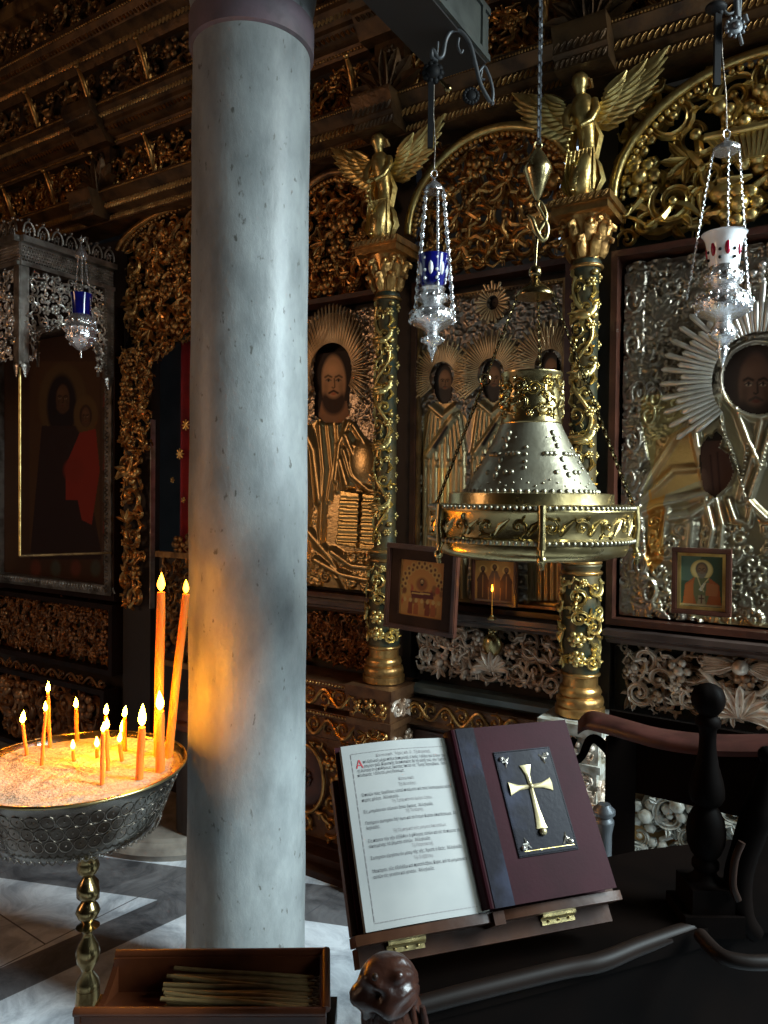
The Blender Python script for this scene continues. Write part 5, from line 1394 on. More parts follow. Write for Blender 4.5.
prof = [(.05, hz-.176), (.035, yz(853)), (.024, yz(857)), (.026, yz(862)), (.029, yz(866)), (.026, yz(871)), (.014, yz(876)), (.030, yz(884)), (.034, yz(890)), (.028, yz(897)), (.015, yz(901)), (.026, yz(906)), (.031, yz(911)), (.024, yz(917)), (.012, yz(922)), (.030, yz(926)), (.012, yz(931)),
        (.013, yz(936)), (.026, yz(945)), (.031, yz(952)), (.028, yz(960)), (.016, yz(968)), (.014, yz(972)), (.028, yz(980)), (.030, yz(990)), (.018, yz(1002)), (.034, yz(1015)), (.02, yz(1035)), (.03, .30), (.034, .22), (.02, .16), (.05, .10), (.10, .06), (.16, .03), (.17, 0.0)]
b.lathe(list(reversed(prof)), (.030,0,0), 32, mod=lambda a, z: 1+(.16*cos(2*a+z*60) if yz(902) < z < yz(877) else 0)); part('turned_stem', b, 'brass_dark', t, 60)

# candles standing in the sand
zsand = hz-.014
def candle(label, top, base, w, fl=14, group=None, dull=False):
    pb = atz(base[0], base[1], zsand)
    rr = math.hypot(pb.x-cb.x, pb.y-YB)
    if rr > RB*.9:
        k = RB*.9/rr; pb = Vector((cb.x+(pb.x-cb.x)*k, YB+(pb.y-YB)*k, zsand))
    pt = at(top[0], top[1], pb.y); r = w/2*pb.y/F_PX; sc_ = pb.y/F_PX
    t = thing('lit_candle', label, 'candle', pb, 0, group)
    d = pt-pb; b = B(); n = 7
    b.tube([tuple(d*(k/n)*1.0+Vector((.0006*sin(k*1.3), 0, -.012 if k == 0 else 0))) for k in range(n+1)], [r*1.06]+[r*(1.04-.06*k/n) for k in range(1, n)]+[r*.86], 14)
    part('wax', b, 'wax_orange', t, 60)
    b = B(); b.tube([tuple(d), tuple(d+Vector((.0005, 0, 2.2*sc_)))], .0012, 5); part('wick', b, 'wick', t)
    h = fl*sc_; rf = max(min(fl*.26, 5.0), 2.0)*sc_; dx = random.Random(int(top[0])).uniform(-.06, .10)*h
    prof = [(.0004, 0), (.55, .10), (.92, .24), (1.0, .36), (.86, .52), (.58, .70), (.28, .87), (.02, 1.0)]
    b = B(); i0 = len(b.v); b.lathe([(max(.0003, a*rf*.8), z*h) for a, z in prof], (d.x, d.y, d.z+.8*sc_), 12)
    b.v = [(x+dx*((z-d.z)/h)**2, y, z) for x, y, z in b.v]
    part('flame', b, 'flame' if top[1] < 650 else 'flame_small', t, 180)
    return t
G = 'thin lit tapers in the sand'
candle('tallest thick orange candle, upright, second from the stone column', (161,592), (158,757), 9.0, 19)
candle('long thick orange candle leaning right against the stone column', (186,594), (168,757), 8.2, 14)
candle('short thick orange candle in front of the tall upright one', (160,711), (160,772), 9.2, 20)
candle('short pale orange candle left of the thick ones, tall pointed flame', (142,727), (139,781), 7.5, 23)
candle('thin taper leaning left at the left edge of the sand', (22.5,724), (27,756), 3.6, 13, G)
candle('thin long taper leaning slightly right, with one close behind it, left part of the sand', (45.5,712), (41.5,765), 3.4, 10, G)
candle('thin taper just behind the left leaning pair', (48,693), (50,749), 3.4, 11, G)
candle('thin upright taper alone at the back left of the sand', (76,709), (77,741), 4, 11, G)
candle('very short taper stub low in the middle left of the sand', (73,750), (74,762), 3.5, 10, G)
candle('long thin taper nearest the bowl front edge', (103,733), (102,786), 4.2, 11, G)
candle('thin taper just right of the frontmost one, leaning left at its top', (107,730), (108,771), 4.0, 12, G)
candle('thin taper at the back behind the frontmost pair', (106,716), (106,748), 4.0, 12, G)
candle('short stub left of the frontmost long taper', (97,748), (97,759), 3.6, 11, G)
candle('thin taper at the back, left of the pale candle', (124.5,718), (124.5,752), 4.0, 12, G)
candle('short taper in front of the back right one with a merging flame', (122.5,733), (123,748), 4.0, 13, G)
candle('short taper leaning left in the right half of the sand', (119.5,743), (122,762), 4.0, 11, G)

# ================================================================== book on the lectern
class Plane:
    """local frame of the sloping book board: x to the right, y up the slope, z off the board"""
    def __init__(s, o, yaw, slope):
        s.x = Vector((cos(yaw), sin(yaw), 0)); h = Vector((-sin(yaw), cos(yaw), 0))
        s.y = h*cos(slope)+Vector((0, 0, sin(slope))); s.z = s.x.cross(s.y); s.o = Vector(o)
    def uv(s, x, y, lift=0.0):
        d = ray(x, y); o = s.o+s.z*lift; k = (o-CAM).dot(s.z)/d.dot(s.z); p = CAM+d*k-o
        return p.dot(s.x), p.dot(s.y)
    def mat(s):
        m = Matrix.Identity(4)
        for i in range(3): m[i][0] = s.x[i]; m[i][1] = s.y[i]; m[i][2] = s.z[i]; m[i][3] = s.o[i]
        return m
PO = at(372, 936, 1.18)
PL = Plane(PO, math.radians(17.5), math.radians(54))
def pobj(name, label, cat, group=None):
    t = thing(name, label, cat, (0,0,0), 0, group); t.matrix_world = PL.mat(); return t
def quad_slab(b, c, z0, z1, inset=0.0):
    i = b.add([(x, y, z0) for x, y in c]+[(x, y, z1) for x, y in c]); n = len(c)
    b.f.append(tuple(range(i+n-1, i-1, -1))); b.f.append(tuple(range(i+n, i+2*n)))
    for k in range(n): b.f.append((i+k, i+(k+1) % n, i+n+(k+1) % n, i+n+k))
lift = .035
pg = [PL.uv(x, y, lift) for x, y in ((370,935),(488,909),(449,739),(337,745))]
# regularise to a rectangle
W = ((pg[1][0]-pg[0][0])+(pg[2][0]-pg[3][0]))/2; Hh = ((pg[3][1]-pg[0][1])+(pg[2][1]-pg[1][1]))/2
x0 = (pg[0][0]+pg[3][0])/2; y0 = (pg[0][1]+pg[1][1])/2
print('page', pg, W, Hh, x0, y0)
cv = [PL.uv(x, y, lift+.018) for x, y in ((497,908),(619,887),(562,717),(450,733))]
print('cover', cv)
t = pobj('open_prayer_book', 'open book on the lectern with its printed page facing left', 'book')
b = B()
nx_ = 20; pts = []
for j in (0, 1):
    for k in range(nx_+1):
        f_ = k/nx_; x = x0+W*f_; z = lift+.010*sin(pi*min(1, f_*1.15))-.007*max(0, (f_-.86)/.14)**2
        pts.append((x, y0+Hh*j, z))
i = b.add(pts)
for k in range(nx_): b.f.append((i+k, i+k+1, i+nx_+2+k, i+nx_+1+k))
part('page', b, 'paper', t, 180)
b = B(); 
for k in range(6): quad_slab(b, [(x0+.002+.001*(k%2), y0+.001), (x0+W+.004, y0+.001), (x0+W+.004, y0+Hh-.001), (x0+.002+.001*(k%2), y0+Hh-.001)], lift-.022+k*.0036, lift-.022+k*.0036+.003)
part('page_block', b, 'page_edge', t, 0)
b = B(); quad_slab(b, [(x0-.006, y0-.006), (x0+W+.02, y0-.006), (x0+W+.02, y0+Hh+.006), (x0-.006, y0+Hh+.006)], lift-.028, lift-.0235); part('back_cover', b, 'leather_red', t, 0)
def pz(x):
    f_ = min(max((x-x0)/W, 0), 1); return lift+.010*sin(pi*min(1, f_*1.15))-.007*max(0, (f_-.86)/.14)**2+.0007
bi = B()
def border(u0, v0, u1, v1, w_):
    n = 24
    for (a, c) in (((u0, v0), (u1, v0)), ((u1, v0), (u1, v1)), ((u1, v1), (u0, v1)), ((u0, v1), (u0, v0))):
        for k in range(n):
            p = (a[0]+(c[0]-a[0])*k/n, a[1]+(c[1]-a[1])*k/n); q = (a[0]+(c[0]-a[0])*(k+.8)/n, a[1]+(c[1]-a[1])*(k+.8)/n)
            dx, dy = q[0]-p[0], q[1]-p[1]; l = math.hypot(dx, dy); nx1, ny1 = -dy/l*w_, dx/l*w_
            j = bi.add([(p[0]-nx1, p[1]-ny1, pz(p[0])), (q[0]-nx1, q[1]-ny1, pz(q[0])), (q[0]+nx1, q[1]+ny1, pz(q[0])), (p[0]+nx1, p[1]+ny1, pz(p[0]))]); bi.f.append((j, j+1, j+2, j+3))
border(x0+W*.075, y0+Hh*.035, x0+W*.95, y0+Hh*.945, .0005)
part('page_border', bi, 'ink_faint', t, 0)
dk, ft = B(), B(); rd = B()
TW = W*.80
def line(bb, txt, fy, fx, size=.0078, width=None):
    v, f = text_mesh(txt, size)
    if not v: return
    mx = max(p[0] for p in v); mn = min(p[0] for p in v); k = 1.0
    if width: k = width/(mx-mn)
    ox = x0+W*fx if fx >= 0 else x0+W*.5-(mx-mn)*k/2
    oy = y0+Hh*(1-fy)
    i = bb.add([(ox+(p[0]-mn)*k, oy+p[1], pz(ox+(p[0]-mn)*k)) for p in v]); bb.f += [tuple(i+q for q in g) for g in f]
LN = [(ft, 'Κοινωνικά.  Ἦχος πλ. δ΄. Τῇ Κυριακῇ.', .088, .29, .50), (dk, 'πὸ δείλινοῦ μέχρι πάλιν ἑσπερινοῦ, ὁ λαὸς ψάλλει τοῦ ἃ ἴσον τρι-', .118, .17, .755), (dk, 'σαγίου τοῦ, Κυριακῆς δεσποτικὰς δὲ τῇ αὐτῇ τοῦ, τὴν Τρίτην', .143, .17, .755),
      (dk, 'τῇ Αὐλαίᾳ ἐν ᾗ ποθῆσεως, ἕκαστος ἕπεται εἰς Ὕμνης Χερουβικοῦ.  Παν-', .168, .11, .81), (dk, 'πανέορτος ψάλλεται μόνη Θεόσωμα.', .193, .11, .40), (ft, 'Κοινωνικά.', .240, .45, .14), (ft, 'Τῇ Δευτέρᾳ.', .272, .44, .16),
      (dk, 'Ὁ ποιῶν τοὺς ἀγγέλους αὐτοῦ πνεύματα καὶ τοὺς λειτουργοὺς αὐτοῦ', .308, .115, .81), (dk, 'πυρὸς φλόγα.  Ἀλληλούϊα.', .337, .115, .31), (ft, 'Τῇ Τρίτῃ πάντα ἡμέρα ἁγίου.', .362, .36, .36),
      (dk, 'Εἰς μνημόσυνον αἰώνιον ἔσται δίκαιος.  Ἀλληλούϊα.', .402, .115, .60), (ft, 'Τῇ Τετάρτῃ.', .425, .46, .16), (dk, 'Ποτήριον σωτηρίου λήψομαι καὶ τὸ ὄνομα Κυρίου ἐπικαλέσομαι.  Ἀλ-', .465, .115, .81), (dk, 'ληλούϊα.', .492, .115, .11),
      (ft, 'Τῇ Πέμπτῃ καὶ ταῖς μνήμαις Ἀποστόλων.', .525, .33, .47), (dk, 'Εἰς πᾶσαν τὴν γῆν ἐξῆλθεν ὁ φθόγγος αὐτῶν καὶ εἰς τὰ πέρατα τῆς', .562, .115, .81), (dk, 'οἰκουμένης τὰ ῥήματα αὐτῶν.  Ἀλληλούϊα.', .590, .115, .52), (ft, 'Τῇ Παρασκευῇ.', .617, .46, .19),
      (dk, 'Σωτηρίαν εἰργάσω ἐν μέσῳ τῆς γῆς, Χριστὲ ὁ Θεός.  Ἀλληλούϊα.', .652, .115, .79), (ft, 'Τῷ Σαββάτῳ.', .682, .46, .17), (dk, 'Μακάριοι, οὓς ἐξελέξω καὶ προσελάβου, Κύριε, καὶ τὸ μνημόσυνον', .720, .115, .81), (dk, 'αὐτῶν εἰς γενεὰν καὶ γενεάν.  Ἀλληλούϊα.', .750, .115, .50)]
for bb, tx, fy, fx, wd in LN: line(bb, tx, fy, fx, .0075, W*wd)
line(rd, 'Α', .143, .105, .020)
part('printed_text', dk, 'ink', t, 0); part('printed_heading', ft, 'ink_faint', t, 0, label='fainter centred headings'); part('red_initial', rd, 'ink_red', t, 0, label='red capital letter')
# right-hand leaves under the closed book
t2 = pobj('closed_book', 'closed dark red leather book with a metal cross plaque resting right of the printed page', 'book')
cx0 = (cv[0][0]+cv[3][0])/2; cx1 = (cv[1][0]+cv[2][0])/2; cy0 = (cv[0][1]+cv[1][1])/2; cy1 = (cv[2][1]+cv[3][1])/2
top = lift+.018
b = B(); i0 = 0; n = 10; CW = cx1-cx0
def cover_pts(z): return [(cx0, cy0), (cx1, cy0), (cx1, cy1), (cx0, cy1)]
quad_slab(b, cover_pts(0), top-.006, top); quad_slab(b, cover_pts(0), top-.044, top-.040)
for k in range(n):
    a0, a1 = pi/2+pi*k/n, pi/2+pi*(k+1)/n
    p = [(cx0+.012*cos(a), top-.022+.022*sin(a)) for a in (a0, a1)]
    j = b.add([(p[0][0], cy0, p[0][1]), (p[1][0], cy0, p[1][1]), (p[1][0], cy1, p[1][1]), (p[0][0], cy1, p[0][1])]); b.f.append((j, j+1, j+2, j+3))
part('cover', b, 'leather_red', t2, 30)
b = B(); quad_slab(b, [(cx0+.003, cy0+.005), (cx1-.005, cy0+.005), (cx1-.005, cy1-.005), (cx0+.003, cy1-.005)], top-.040, top-.006); part('page_block', b, 'wood_red', t2, 0)
b = B(); quad_slab(b, [(cx0+.004, cy0-.0005), (cx0+CW*.17, cy0-.0005), (cx0+CW*.17, cy1+.0005), (cx0+.004, cy1+.0005)], top, top+.0012); part('spine_strip', b, 'leather_blue', t2, 0)
U = lambda x, y: PL.uv(x, y, top)
pl = [U(520,857), U(580,850), U(547,747), U(492,753)]
b = B(); px0 = (pl[0][0]+pl[3][0])/2; px1 = (pl[1][0]+pl[2][0])/2; py0 = (pl[0][1]+pl[1][1])/2; py1 = (pl[2][1]+pl[3][1])/2
quad_slab(b, [(px0,py0),(px1,py0),(px1,py1),(px0,py1)], top, top+.0025); part('plaque', b, 'leather_blue', t2, 0)
b = B()
for k in range(30):
    for yy in (py0+.002, py1-.002): b.ball((px0+(px1-px0)*(k+.5)/30, yy, top+.003), .0010, 5, 3)
for k in range(46):
    for xx in (px0+.002, px1-.002): b.ball((xx, py0+(py1-py0)*(k+.5)/46, top+.003), .0010, 5, 3)
part('stitching', b, 'leather_blue', t2)
b = B(); j = b.add([(px0+.012, py0+.008, top+.003), (px1-.006, py0+.008, top+.003), (px1-.006, py0+.009, top+.003), (px0+.012, py0+.009, top+.003)]); b.f.append((j, j+1, j+2, j+3)); part('gilt_line', b, 'gilt_bright', t2, 0)
ct = Vector(U(523,766)+(0,)); cbm = Vector(U(542,832)+(0,)); cm = Vector(U(529,787)+(0,)); cl = Vector(U(509,790)+(0,)); cr_ = Vector(U(550,783)+(0,))
L_ = (cbm-cm).length; Tt = (ct-cm).length; Aw = ((cl-cm).length+(cr_-cm).length)/2
dirv = Vector((0, 1)); b = B(); mx_, my_ = (cl.x+cr_.x)/2, cm.y
def arm(d, L, w0, w1):
    n = (-d[1], d[0]); P = [(0, w0), (L*.55, w0*1.5), (L*.88, w1*.8), (L, w1)]
    base = []
    for l, w_ in P:
        for o, z in ((-1, 0), (-.9, .0022), (0, .0046), (.9, .0022), (1, 0)): base.append((mx_+d[0]*l+n[0]*w_*o, my_+d[1]*l+n[1]*w_*o, top+.0025+z))
    i = b.add(base)
    for k in range(3):
        for j in range(4): b.f.append((i+k*5+j, i+k*5+j+1, i+k*5+j+6, i+k*5+j+5))
    b.f.append((i+15, i+16, i+17, i+18, i+19))
arm((0, 1), Tt, .0032, .0125); arm((-1, 0), Aw, .0032, .0125); arm((1, 0), Aw, .0032, .0125); arm((0, -1), L_*.93, .0038, .0115)
b.ball((mx_, my_-L_*1.0, top+.005), .0068, 14, 9); b.ball((mx_, my_, top+.005), .005, 8, 6)
part('metal_cross', b, 'brass_cross', t2, 40)
b = B()
for sx, sy, xx, yy in ((1,1,px0,py0),(-1,1,px1,py0),(1,-1,px0,py1),(-1,-1,px1,py1)):
    ex, ey = xx+sx*.011, yy+sy*.014
    b.ball((ex, ey, top+.004), .0042, 9, 6); b.leaf([(ex+sx*.004, ey-sy*.004), (ex+sx*.010, ey+sy*.004*0+sy*.006), (ex+sx*.006, ey+sy*.016)], [.001,.0035,.001], .003, top+.0025)
    b.leaf([(ex+sx*.001, ey+sy*.006), (ex+sx*.008, ey+sy*.006), (ex+sx*.016, ey-sy*.002)], [.001,.003,.001], .003, top+.0025); b.ball((ex+sx*.008, ey+sy*.008, top+.004), .003, 6, 4)
part('corner_mount', b, 'silver', t2)

# ---- lectern stand
t3 = pobj('wooden_lectern', 'sloping wooden book stand with brass hinges under the two books', 'lectern')
lx0, lx1 = x0-.016, cx1+.020; ly0, ly1 = min(y0, cy0)-.010, y0+Hh-.05
b = B(); quad_slab(b, [(lx0, ly0+.01), (lx1, ly0+.01), (lx1, ly1+.03), (lx0, ly1)], lift-.050, lift-.0305); part('book_board', b, 'wood_lectern', t3, 0)
b = B(); n = 30; cr = []
for (a, c, zt) in ((lx0, lx1, lift+.004),):
    i = b.add([(a+(c-a)*k/n, ly0-.006, zz_) for zz_ in (lift-.052, ) for k in range(n+1)]+[(a+(c-a)*k/n, ly0-.006, lift-.008+.014*abs(sin(2*pi*k/n))**.6) for k in range(n+1)]
              +[(a+(c-a)*k/n, ly0+.009, lift-.052) for k in range(n+1)]+[(a+(c-a)*k/n, ly0+.009, lift-.008+.014*abs(sin(2*pi*k/n))**.6) for k in range(n+1)])
    m1 = n+1
    for k in range(n):
        b.f += [(i+k, i+k+1, i+m1+k+1, i+m1+k), (i+2*m1+k+1, i+2*m1+k, i+3*m1+k, i+3*m1+k+1), (i+m1+k, i+m1+k+1, i+3*m1+k+1, i+3*m1+k), (i+k+1, i+k, i+2*m1+k, i+2*m1+k+1)]
    b.f += [(i, i+m1, i+3*m1, i+2*m1), (i+n, i+2*m1+n, i+3*m1+n, i+m1+n)]
b.box((lx0+lx1)/2-.010, (lx0+lx1)/2+.010, ly0-.012, ly0+.008, lift-.05, lift+.004)
part('book_stop', b, 'wood_lectern', t3, 30)
b = B(); quad_slab(b, [(lx0+.01, ly0-.034), (lx1-.01, ly0-.034), (lx1-.01, ly0-.006), (lx0+.01, ly0-.006)], lift-.085, lift-.045); part('lower_rail', b, 'wood_lectern', t3, 0)
for c in (lx0+.09, lx1-.115):
    b = B(); quad_slab(b, [(c-.032, ly0-.011), (c+.032, ly0-.011), (c+.032, ly0-.0065), (c-.032, ly0-.0065)], lift-.050, lift-.030)
    quad_slab(b, [(c-.032, ly0-.022), (c+.032, ly0-.022), (c+.032, ly0-.012), (c-.032, ly0-.012)], lift-.0445, lift-.042)
    b.tube([(c-.034, ly0-.012, lift-.043), (c+.034, ly0-.012, lift-.043)], .0035, 8)
    for k in range(3): b.ball((c-.02+.02*k, ly0-.017, lift-.041), .0028, 8, 5)
    part('brass_hinge', b, 'brass', t3, 0)

# ================================================================== choir stall in the right foreground
zs = .80
A1 = atz(392, 1010, zs); A2 = atz(560, 968, zs); A3 = atz(700, 930, zs); A4 = atz(900, 885, zs); A5 = atz(900, 820, zs); A6 = atz(640, 850, zs); A7 = atz(500, 880, zs); A8 = atz(385, 950, zs)
t = thing('choir_stall', 'nearly black carved wooden choir stall filling the lower right with a turned finial post', 'choir stall', (A2.x, A2.y, 0))
O = Vector((A2.x, A2.y, 0)); rl = lambda p: tuple(Vector(p)-O)
b = B(); P_ = [A1, A2, A3, A4, A5, A6, A7, A8]
i = b.add([rl((p.x, p.y, zs-.035)) for p in P_]+[rl((p.x, p.y, zs)) for p in P_]); n = len(P_)
b.f.append(tuple(range(i+n-1, i-1, -1))); b.f.append(tuple(range(i+n, i+2*n)))
for k in range(n): b.f.append((i+k, i+(k+1) % n, i+n+(k+1) % n, i+n+k))
part('seat_board', b, 'wood_black', t, 0)
def at_h(x, y, z): p = atz(x, y, z); return rl(p)
b = B(); b.curve([at_h(395,1012,zs-.006), at_h(470,992,zs-.006), at_h(560,970,zs-.006), at_h(600,962,zs-.006), at_h(640,946,zs-.006), at_h(700,925,zs-.006)], [.014,.015,.015,.016,.015,.014], 12); part('front_molding', b, 'wood_stall', t, 60)
b = B()
P0, P1 = Vector(at_h(400,1012,zs)), Vector(at_h(700,930,zs)); dv = (P1-P0).normalized(); nv = Vector((-dv.y, dv.x, 0))
for k in range(1):
    P1 = P1+dv*.5; c = [P0+nv*.01, P1+nv*.01, P1+nv*.04, P0+nv*.04]
    i = b.add([(p.x, p.y, 0.0) for p in c]+[(p.x, p.y, zs-.036) for p in c]); b.f += [(i+3,i+2,i+1,i),(i+4,i+5,i+6,i+7)]+[(i+k,i+(k+1)%4,i+4+(k+1)%4,i+4+k) for k in range(4)]
part('front_panel', b, 'wood_black', t, 0)
b = B(); Pe = [at_h(700,935,zs), at_h(720,955,zs), at_h(745,962,zs), at_h(775,962,zs)]; b.curve(Pe, .013, 8); part('curved_arm', b, 'wood_stall', t, 60)
# turned post
YP = 1.42; pp = at(705, 880, YP); yq = lambda y: float(at(705, y, YP).z)
b = B(); k_ = YP/F_PX
prof = [(2,683),(8,685),(13,689),(15.5,695),(16,701),(14.5,708),(10,713),(8,715),(11,717),(12,721),(12,725),(8.5,729),(8,738),(8.5,750),(11,765),(15,778),(17,788),(17,796),(14,802),(9,805),(12,808),(17,818),(19,830),(18,842),(14,852),(10,857),(13,861),(13,866),(10,870),(13,876),(18,880)]
b.lathe([(w_*k_, yq(y)) for w_, y in reversed(prof)], (pp.x-O.x, pp.y-O.y, 0), 28, mod=lambda a, z: 1+(.05*cos(5*a) if z > yq(712) else 0)); part('turned_post', b, 'wood_black', t, 60)
b = B(); r_ = 21*k_; b.box(pp.x-O.x-r_, pp.x-O.x+r_, pp.y-O.y-r_, pp.y-O.y+r_, zs-.02, yq(880)); b.box(pp.x-O.x-r_*1.4, pp.x-O.x+r_*1.4, pp.y-O.y-r_*1.2, pp.y-O.y+r_*1.2, zs-.02, zs+.02); part('post_block', b, 'wood_black', t, 0)
# lion head terminal
c0 = at(385, 985, 1.04); t_l = thing('lion_head_carving', 'dark red-brown carved lion head arm end beside the candle box', 'carving', (c0.x, c0.y, c0.z-.09))
m_ = lambda x, y, d=0: tuple(Vector(at(x, y, 1.04-d))-Vector((c0.x, c0.y, c0.z-.09)))
k_ = 1.04/F_PX
def bumps(d):
    r = 1.0
    for (v, amp, w_) in (((-.86,.40,-.12), .34, .34), ((-.72,.48,-.62), .20, .22), ((-.86,.38,-.42), -.42, .14), ((-.97,.2,.05), .10, .12), ((-.62,.50,.58), .16, .26), ((-.40,.86,.24), -.36, .19), ((-.38,.90,.50), .20, .17),
                         ((-.80,.1,.38), -.12, .14), ((-.05,.92,-.30), .12, .30), ((-.35,.85,-.55), -.34, .18), ((.30,.62,.72), .20, .17), ((.22,.86,.50), -.10, .12)):
        q = Vector(v).normalized(); r += amp*math.exp(-((d-q).length/w_)**2)
    if d.x > .15 or d.z < -.55: r += .05*sin(9*math.atan2(d.y, d.z)+5*d.x)*min(1, max(d.x-.15, -.55-d.z)*3)
    return r
b = B(); NS_, NR = 48, 36; Rh = 31*k_; ctr_ = Vector(m_(388, 986, .0)); i = len(b.v); pts = []
for a_ in range(NR+1):
    for c_ in range(NS_):
        th_, ph = pi*(a_+.02)/(NR+.04), 2*pi*c_/NS_; d = Vector((sin(th_)*cos(ph), sin(th_)*sin(ph), cos(th_))); d2 = Vector((d.x, -d.y, d.z))
        pts.append(tuple(ctr_+Vector((d.x, -d.y, d.z))*Rh*bumps(d)))
b.add(pts)
for a_ in range(NR):
    for c_ in range(NS_): b.f.append((i+a_*NS_+c_, i+a_*NS_+(c_+1) % NS_, i+(a_+1)*NS_+(c_+1) % NS_, i+(a_+1)*NS_+c_))
part('head', b, 'wood_lion', t_l, 180)
b = B(); b.tube([m_(398,1110,-.02), m_(396,1060,-.02), m_(394,1030,-.02), m_(391,1008,0), m_(389,995,.0)], [30*k_,33*k_,34*k_,31*k_,22*k_], 20)
for k in range(6): b.curve([m_(372+k*10, 1006, .030-.004*abs(k-2)), m_(370+k*11, 1030, .033-.004*abs(k-2)), m_(374+k*10, 1060, .030)], [3*k_,5*k_,3*k_], 6)
part('neck', b, 'wood_lion', t_l, 60)
b = B(); b.ball(m_(375, 977, .036), 3.6*k_, 10, 7); part('eye', b, 'wood_dark', t_l, 60)

# curved arm rail of the stall behind
t = thing('curved_stall_rail', 'long curved reddish brown rail of the stall in front of the ledge at right', 'rail', at(670, 740, 1.9))
O = Vector(t.location); pts3_ = [at(578,728,2.06), at(588,721,2.04), at(605,724,2.00), at(630,731,1.94), at(660,739,1.88), at(700,744.5,1.82), at(740,746,1.77), at(800,745,1.70)]
pts3 = []
for i in range(len(pts3_)-1):
    a_, b_, c_, d_ = pts3_[max(i-1,0)], pts3_[i], pts3_[i+1], pts3_[min(i+2,len(pts3_)-1)]
    for j in range(4):
        u = j/4; pts3.append(.5*((2*b_)+(c_-a_)*u+(2*a_-5*b_+4*c_-d_)*u*u+(3*b_-a_-3*c_+d_)*u**3))
pts3.append(pts3_[-1])
b = B(); W_ = .055; idx = []
for k, p in enumerate(pts3):
    th = (11 if k > 6 else 5+k)/F_PX*p.y; p = p-O
    j = b.add([(p.x-.01, p.y-.035, p.z-th*.55), (p.x-.012, p.y-.04, p.z), (p.x-.006, p.y-.03, p.z+th*.5), (p.x+.01, p.y+.04, p.z+th*.6), (p.x+.012, p.y+.045, p.z-th*.5)]); idx.append(j)
for a, c in zip(idx, idx[1:]):
    for j in range(5): b.f.append((a+j, c+j, c+(j+1) % 5, a+(j+1) % 5))
b.f.append(tuple(idx[0]+j for j in range(5))); b.f.append(tuple(idx[-1]+j for j in reversed(range(5))))
part('rail', b, 'wood_rail', t, 60)
b = B()      # scrolled support and dark boards under the rail
b.curve([tuple(at(x, y, 2.03)-O) for x, y in ((575,738),(570,748),(574,760),(582,756),(590,740),(600,742),(612,760),(616,800),(614,860))], [.008,.012,.012,.01,.012,.014,.013,.013,.013], 8)
part('scroll_support', b, 'wood_black', t, 60)
b = B()
for (xa, xb, ya, yb, Y) in ((608,634,738,885,1.99),):
    p0, p1 = at(xa, ya, Y)-O, at(xb, yb, Y)-O; b.box(p0.x, p1.x, -.0+Y-O.y, Y-O.y+.02, p1.z, p0.z)
pa, pb_ = at(618, 742, 1.97), at(790, 760, 1.74); n = Vector((pb_.x-pa.x, pb_.y-pa.y, 0)).normalized()
za, zb = float(at(640, 802, 1.93).z), 1.02
q = [(pa.x-O.x, pa.y-O.y+.06), (pb_.x-O.x, pb_.y-O.y+.06), (pb_.x-O.x, pb_.y-O.y+.08), (pa.x-O.x, pa.y-O.y+.08)]
i = b.add([(x, y, za-O.z) for x, y in q]+[(x, y, zb-O.z) for x, y in q]); b.f += [(i+3,i+2,i+1,i),(i+4,i+5,i+6,i+7)]+[(i+k,i+(k+1)%4,i+4+(k+1)%4,i+4+k) for k in range(4)]
part('dark_board', b, 'wood_black', t, 0)
b = B(); pr = at(604, 815, 1.95)-O; k_ = 1.95/F_PX
b.lathe([(8*k_, -.28), (8*k_, -.05), (10*k_, -.02), (10*k_, -.012), (7*k_, -.005), (11*k_, .005), (11*k_, .015), (7*k_, .025), (6*k_, .03)], (pr.x, pr.y, pr.z), 18); part('baluster', b, 'iron_grey', t, 60)

# second dark post at the right edge
t = thing('stall_finial', 'dark carved scroll and finial of the stall at the right edge', 'finial', at(762, 880, 1.40))
O = Vector(t.location); f3 = lambda x, y, Y=1.40: tuple(at(x, y, Y)-O)
b = B(); b.curve([f3(768,760), f3(764,790), f3(757,815), f3(745,850), f3(738,880), f3(742,915), f3(756,935)], [.010,.022,.03,.026,.026,.022,.016], 12); b.ball(f3(767,755), .017, 10, 8)
part('scroll', b, 'wood_black', t, 60)
b = B(); b.curve([f3(742,842,1.37), f3(735,860,1.37), f3(733,885,1.37), f3(738,900,1.37)], .007, 8); part('edge_bead', b, 'wood_dark', t, 60)

# ================================================================== candle box with unlit tapers
zb = .765
BL, BR = atz(116, 955, zb), atz(326, 953, zb); FL, FR = atz(74, 1013, zb-.03), atz(326, 1013, zb-.03)
zf = zb-.03
ctr = (BL+BR+FL+FR)/4
t = thing('candle_box', 'open reddish wooden candle box with a scooped left end in the front', 'box', (ctr.x, ctr.y, .688))
O = Vector((ctr.x, ctr.y, .688)); zb0 = .70
th = .011
def wall4(b, p, q, zt_p, zt_q, zbm, th_, inward):
    d = Vector((q[0]-p[0], q[1]-p[1], 0)).normalized(); n = Vector((-d.y, d.x, 0))*th_*inward
    c = [(p[0], p[1], zbm), (q[0], q[1], zbm), (q[0], q[1], zt_q), (p[0], p[1], zt_p)]
    i = b.add([rr for rr in [(x-O.x, y-O.y, z-O.z) for x, y, z in c]]+[(x+n.x-O.x, y+n.y-O.y, z-O.z) for x, y, z in c])
    b.f += [(i, i+1, i+2, i+3), (i+7, i+6, i+5, i+4), (i, i+4, i+5, i+1), (i+1, i+5, i+6, i+2), (i+2, i+6, i+7, i+3), (i+3, i+7, i+4, i)]
b = B(); wall4(b, BL, BR, zb, zb, zb0, th, -1); part('back_board', b, 'wood_box', t, 0)
b = B(); wall4(b, FL, FR, zf, zf, zb0, th, 1); part('front_board', b, 'wood_box', t, 0)
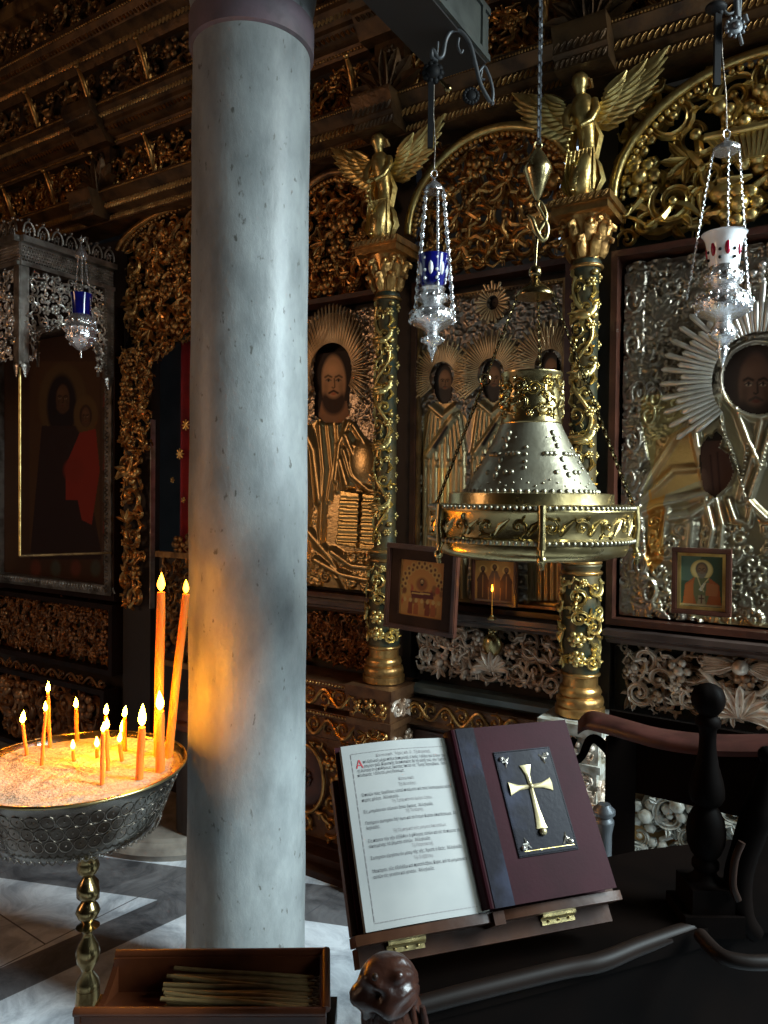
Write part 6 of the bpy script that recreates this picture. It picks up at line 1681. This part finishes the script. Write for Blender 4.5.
b = B(); wall4(b, BR, FR, zb+.004, zf+.004, zb0, th, -1); part('right_end', b, 'wood_box', t, 0)
b = B(); n = 12
for k in range(n):
    f0, f1 = k/n, (k+1)/n; g = lambda f: zb+(zf-zb)*f-.045*sin(pi*min(1, f*1.05))**1.0
    p = BL+(FL-BL)*f0; q = BL+(FL-BL)*f1; wall4(b, p, q, g(f0), g(f1), zb0, th, 1)
part('scooped_end', b, 'wood_box', t, 30)
b = B(); i = b.add([(p.x-O.x, p.y-O.y, z-O.z) for z in (zb0-.012, zb0+.004) for p in (FL, FR, BR, BL)]); b.f += [(i+3,i+2,i+1,i),(i+4,i+5,i+6,i+7)]+[(i+k,i+(k+1)%4,i+4+(k+1)%4,i+4+k) for k in range(4)]
part('bottom_board', b, 'wood_box', t, 0)
b = B(); b.tube([tuple(Vector((p.x, p.y, p.z+.002))-O) for p in (BL, BR)], .0075, 8); b.tube([tuple(Vector((p.x, p.y, p.z+.002))-O) for p in (FL, FR)], .0075, 8); b.tube([tuple(Vector((p.x, p.y, p.z+.006))-O) for p in (BR, FR)], .0075, 8); part('rim_molding', b, 'wood_box', t, 60)
rng = random.Random(9)
dirb = (BR-BL).normalized(); first = None; dvec = Vector((BL.x-FL.x, BL.y-FL.y, 0)); 
tap = ['topmost', 'crooked']
N = 34
for k in range(N):
    L = rng.uniform(.235, .262); row = k // 12; f_ = (k % 12)/11.0
    base = FR+(BR-FR)*(.10+.80*f_); base = Vector((base.x, base.y, zb0+.012+row*.0105+f_*.006))-dirb*(.020+rng.uniform(0, .012))
    an = rng.uniform(-.05, .05)+.06*(f_-.5)
    if first is None:
        tt = thing('unlit_taper', '', 'taper', base, 0); b = B(); b.tube([(0,0,0), (-.08,0,.001), (-.16,0,-.001), (-.25,0,0)], .0036, 8); part('wax', b, 'wax_dull', tt, 60)
        b = B(); b.tube([(0,0,0), (.008,.002,.001), (.016,-.003,.003), (.020,.001,.001)], .0008, 4); part('wick', b, 'page_edge', tt, 60); first = tt
    else: tt = copy_tree(first)
    tt.location = base; tt.rotation_euler = (0, rng.uniform(.0, .05)+.02*row, math.atan2(dirb.y, dirb.x)+an)
    tt['group'] = 'unlit tapers lying in the candle box'
    tt['label'] = 'unlit dull yellow taper lying in the pile inside the wooden candle box'; tt['category'] = 'taper'
t = thing('small_table', 'dark wooden table edge under the candle box', 'table', (ctr.x, ctr.y, 0))
b = B(); e = Vector(atz(338, 990, .686)); b.box(FL.x-ctr.x-.0, e.x-ctr.x, FL.y-ctr.y-.02, BL.y-ctr.y+.01, .650, .686); part('table_top', b, 'wood_dark', t, 0)
for sx in (FL.x-ctr.x+.05, e.x-ctr.x-.04):
    for sy in (-.05, .05):
        b = B(); b.lathe([(.016,0),(.02,.05),(.013,.2),(.021,.4),(.016,.644)], (sx, sy, 0), 12); part('leg', b, 'wood_dark', t, 60)
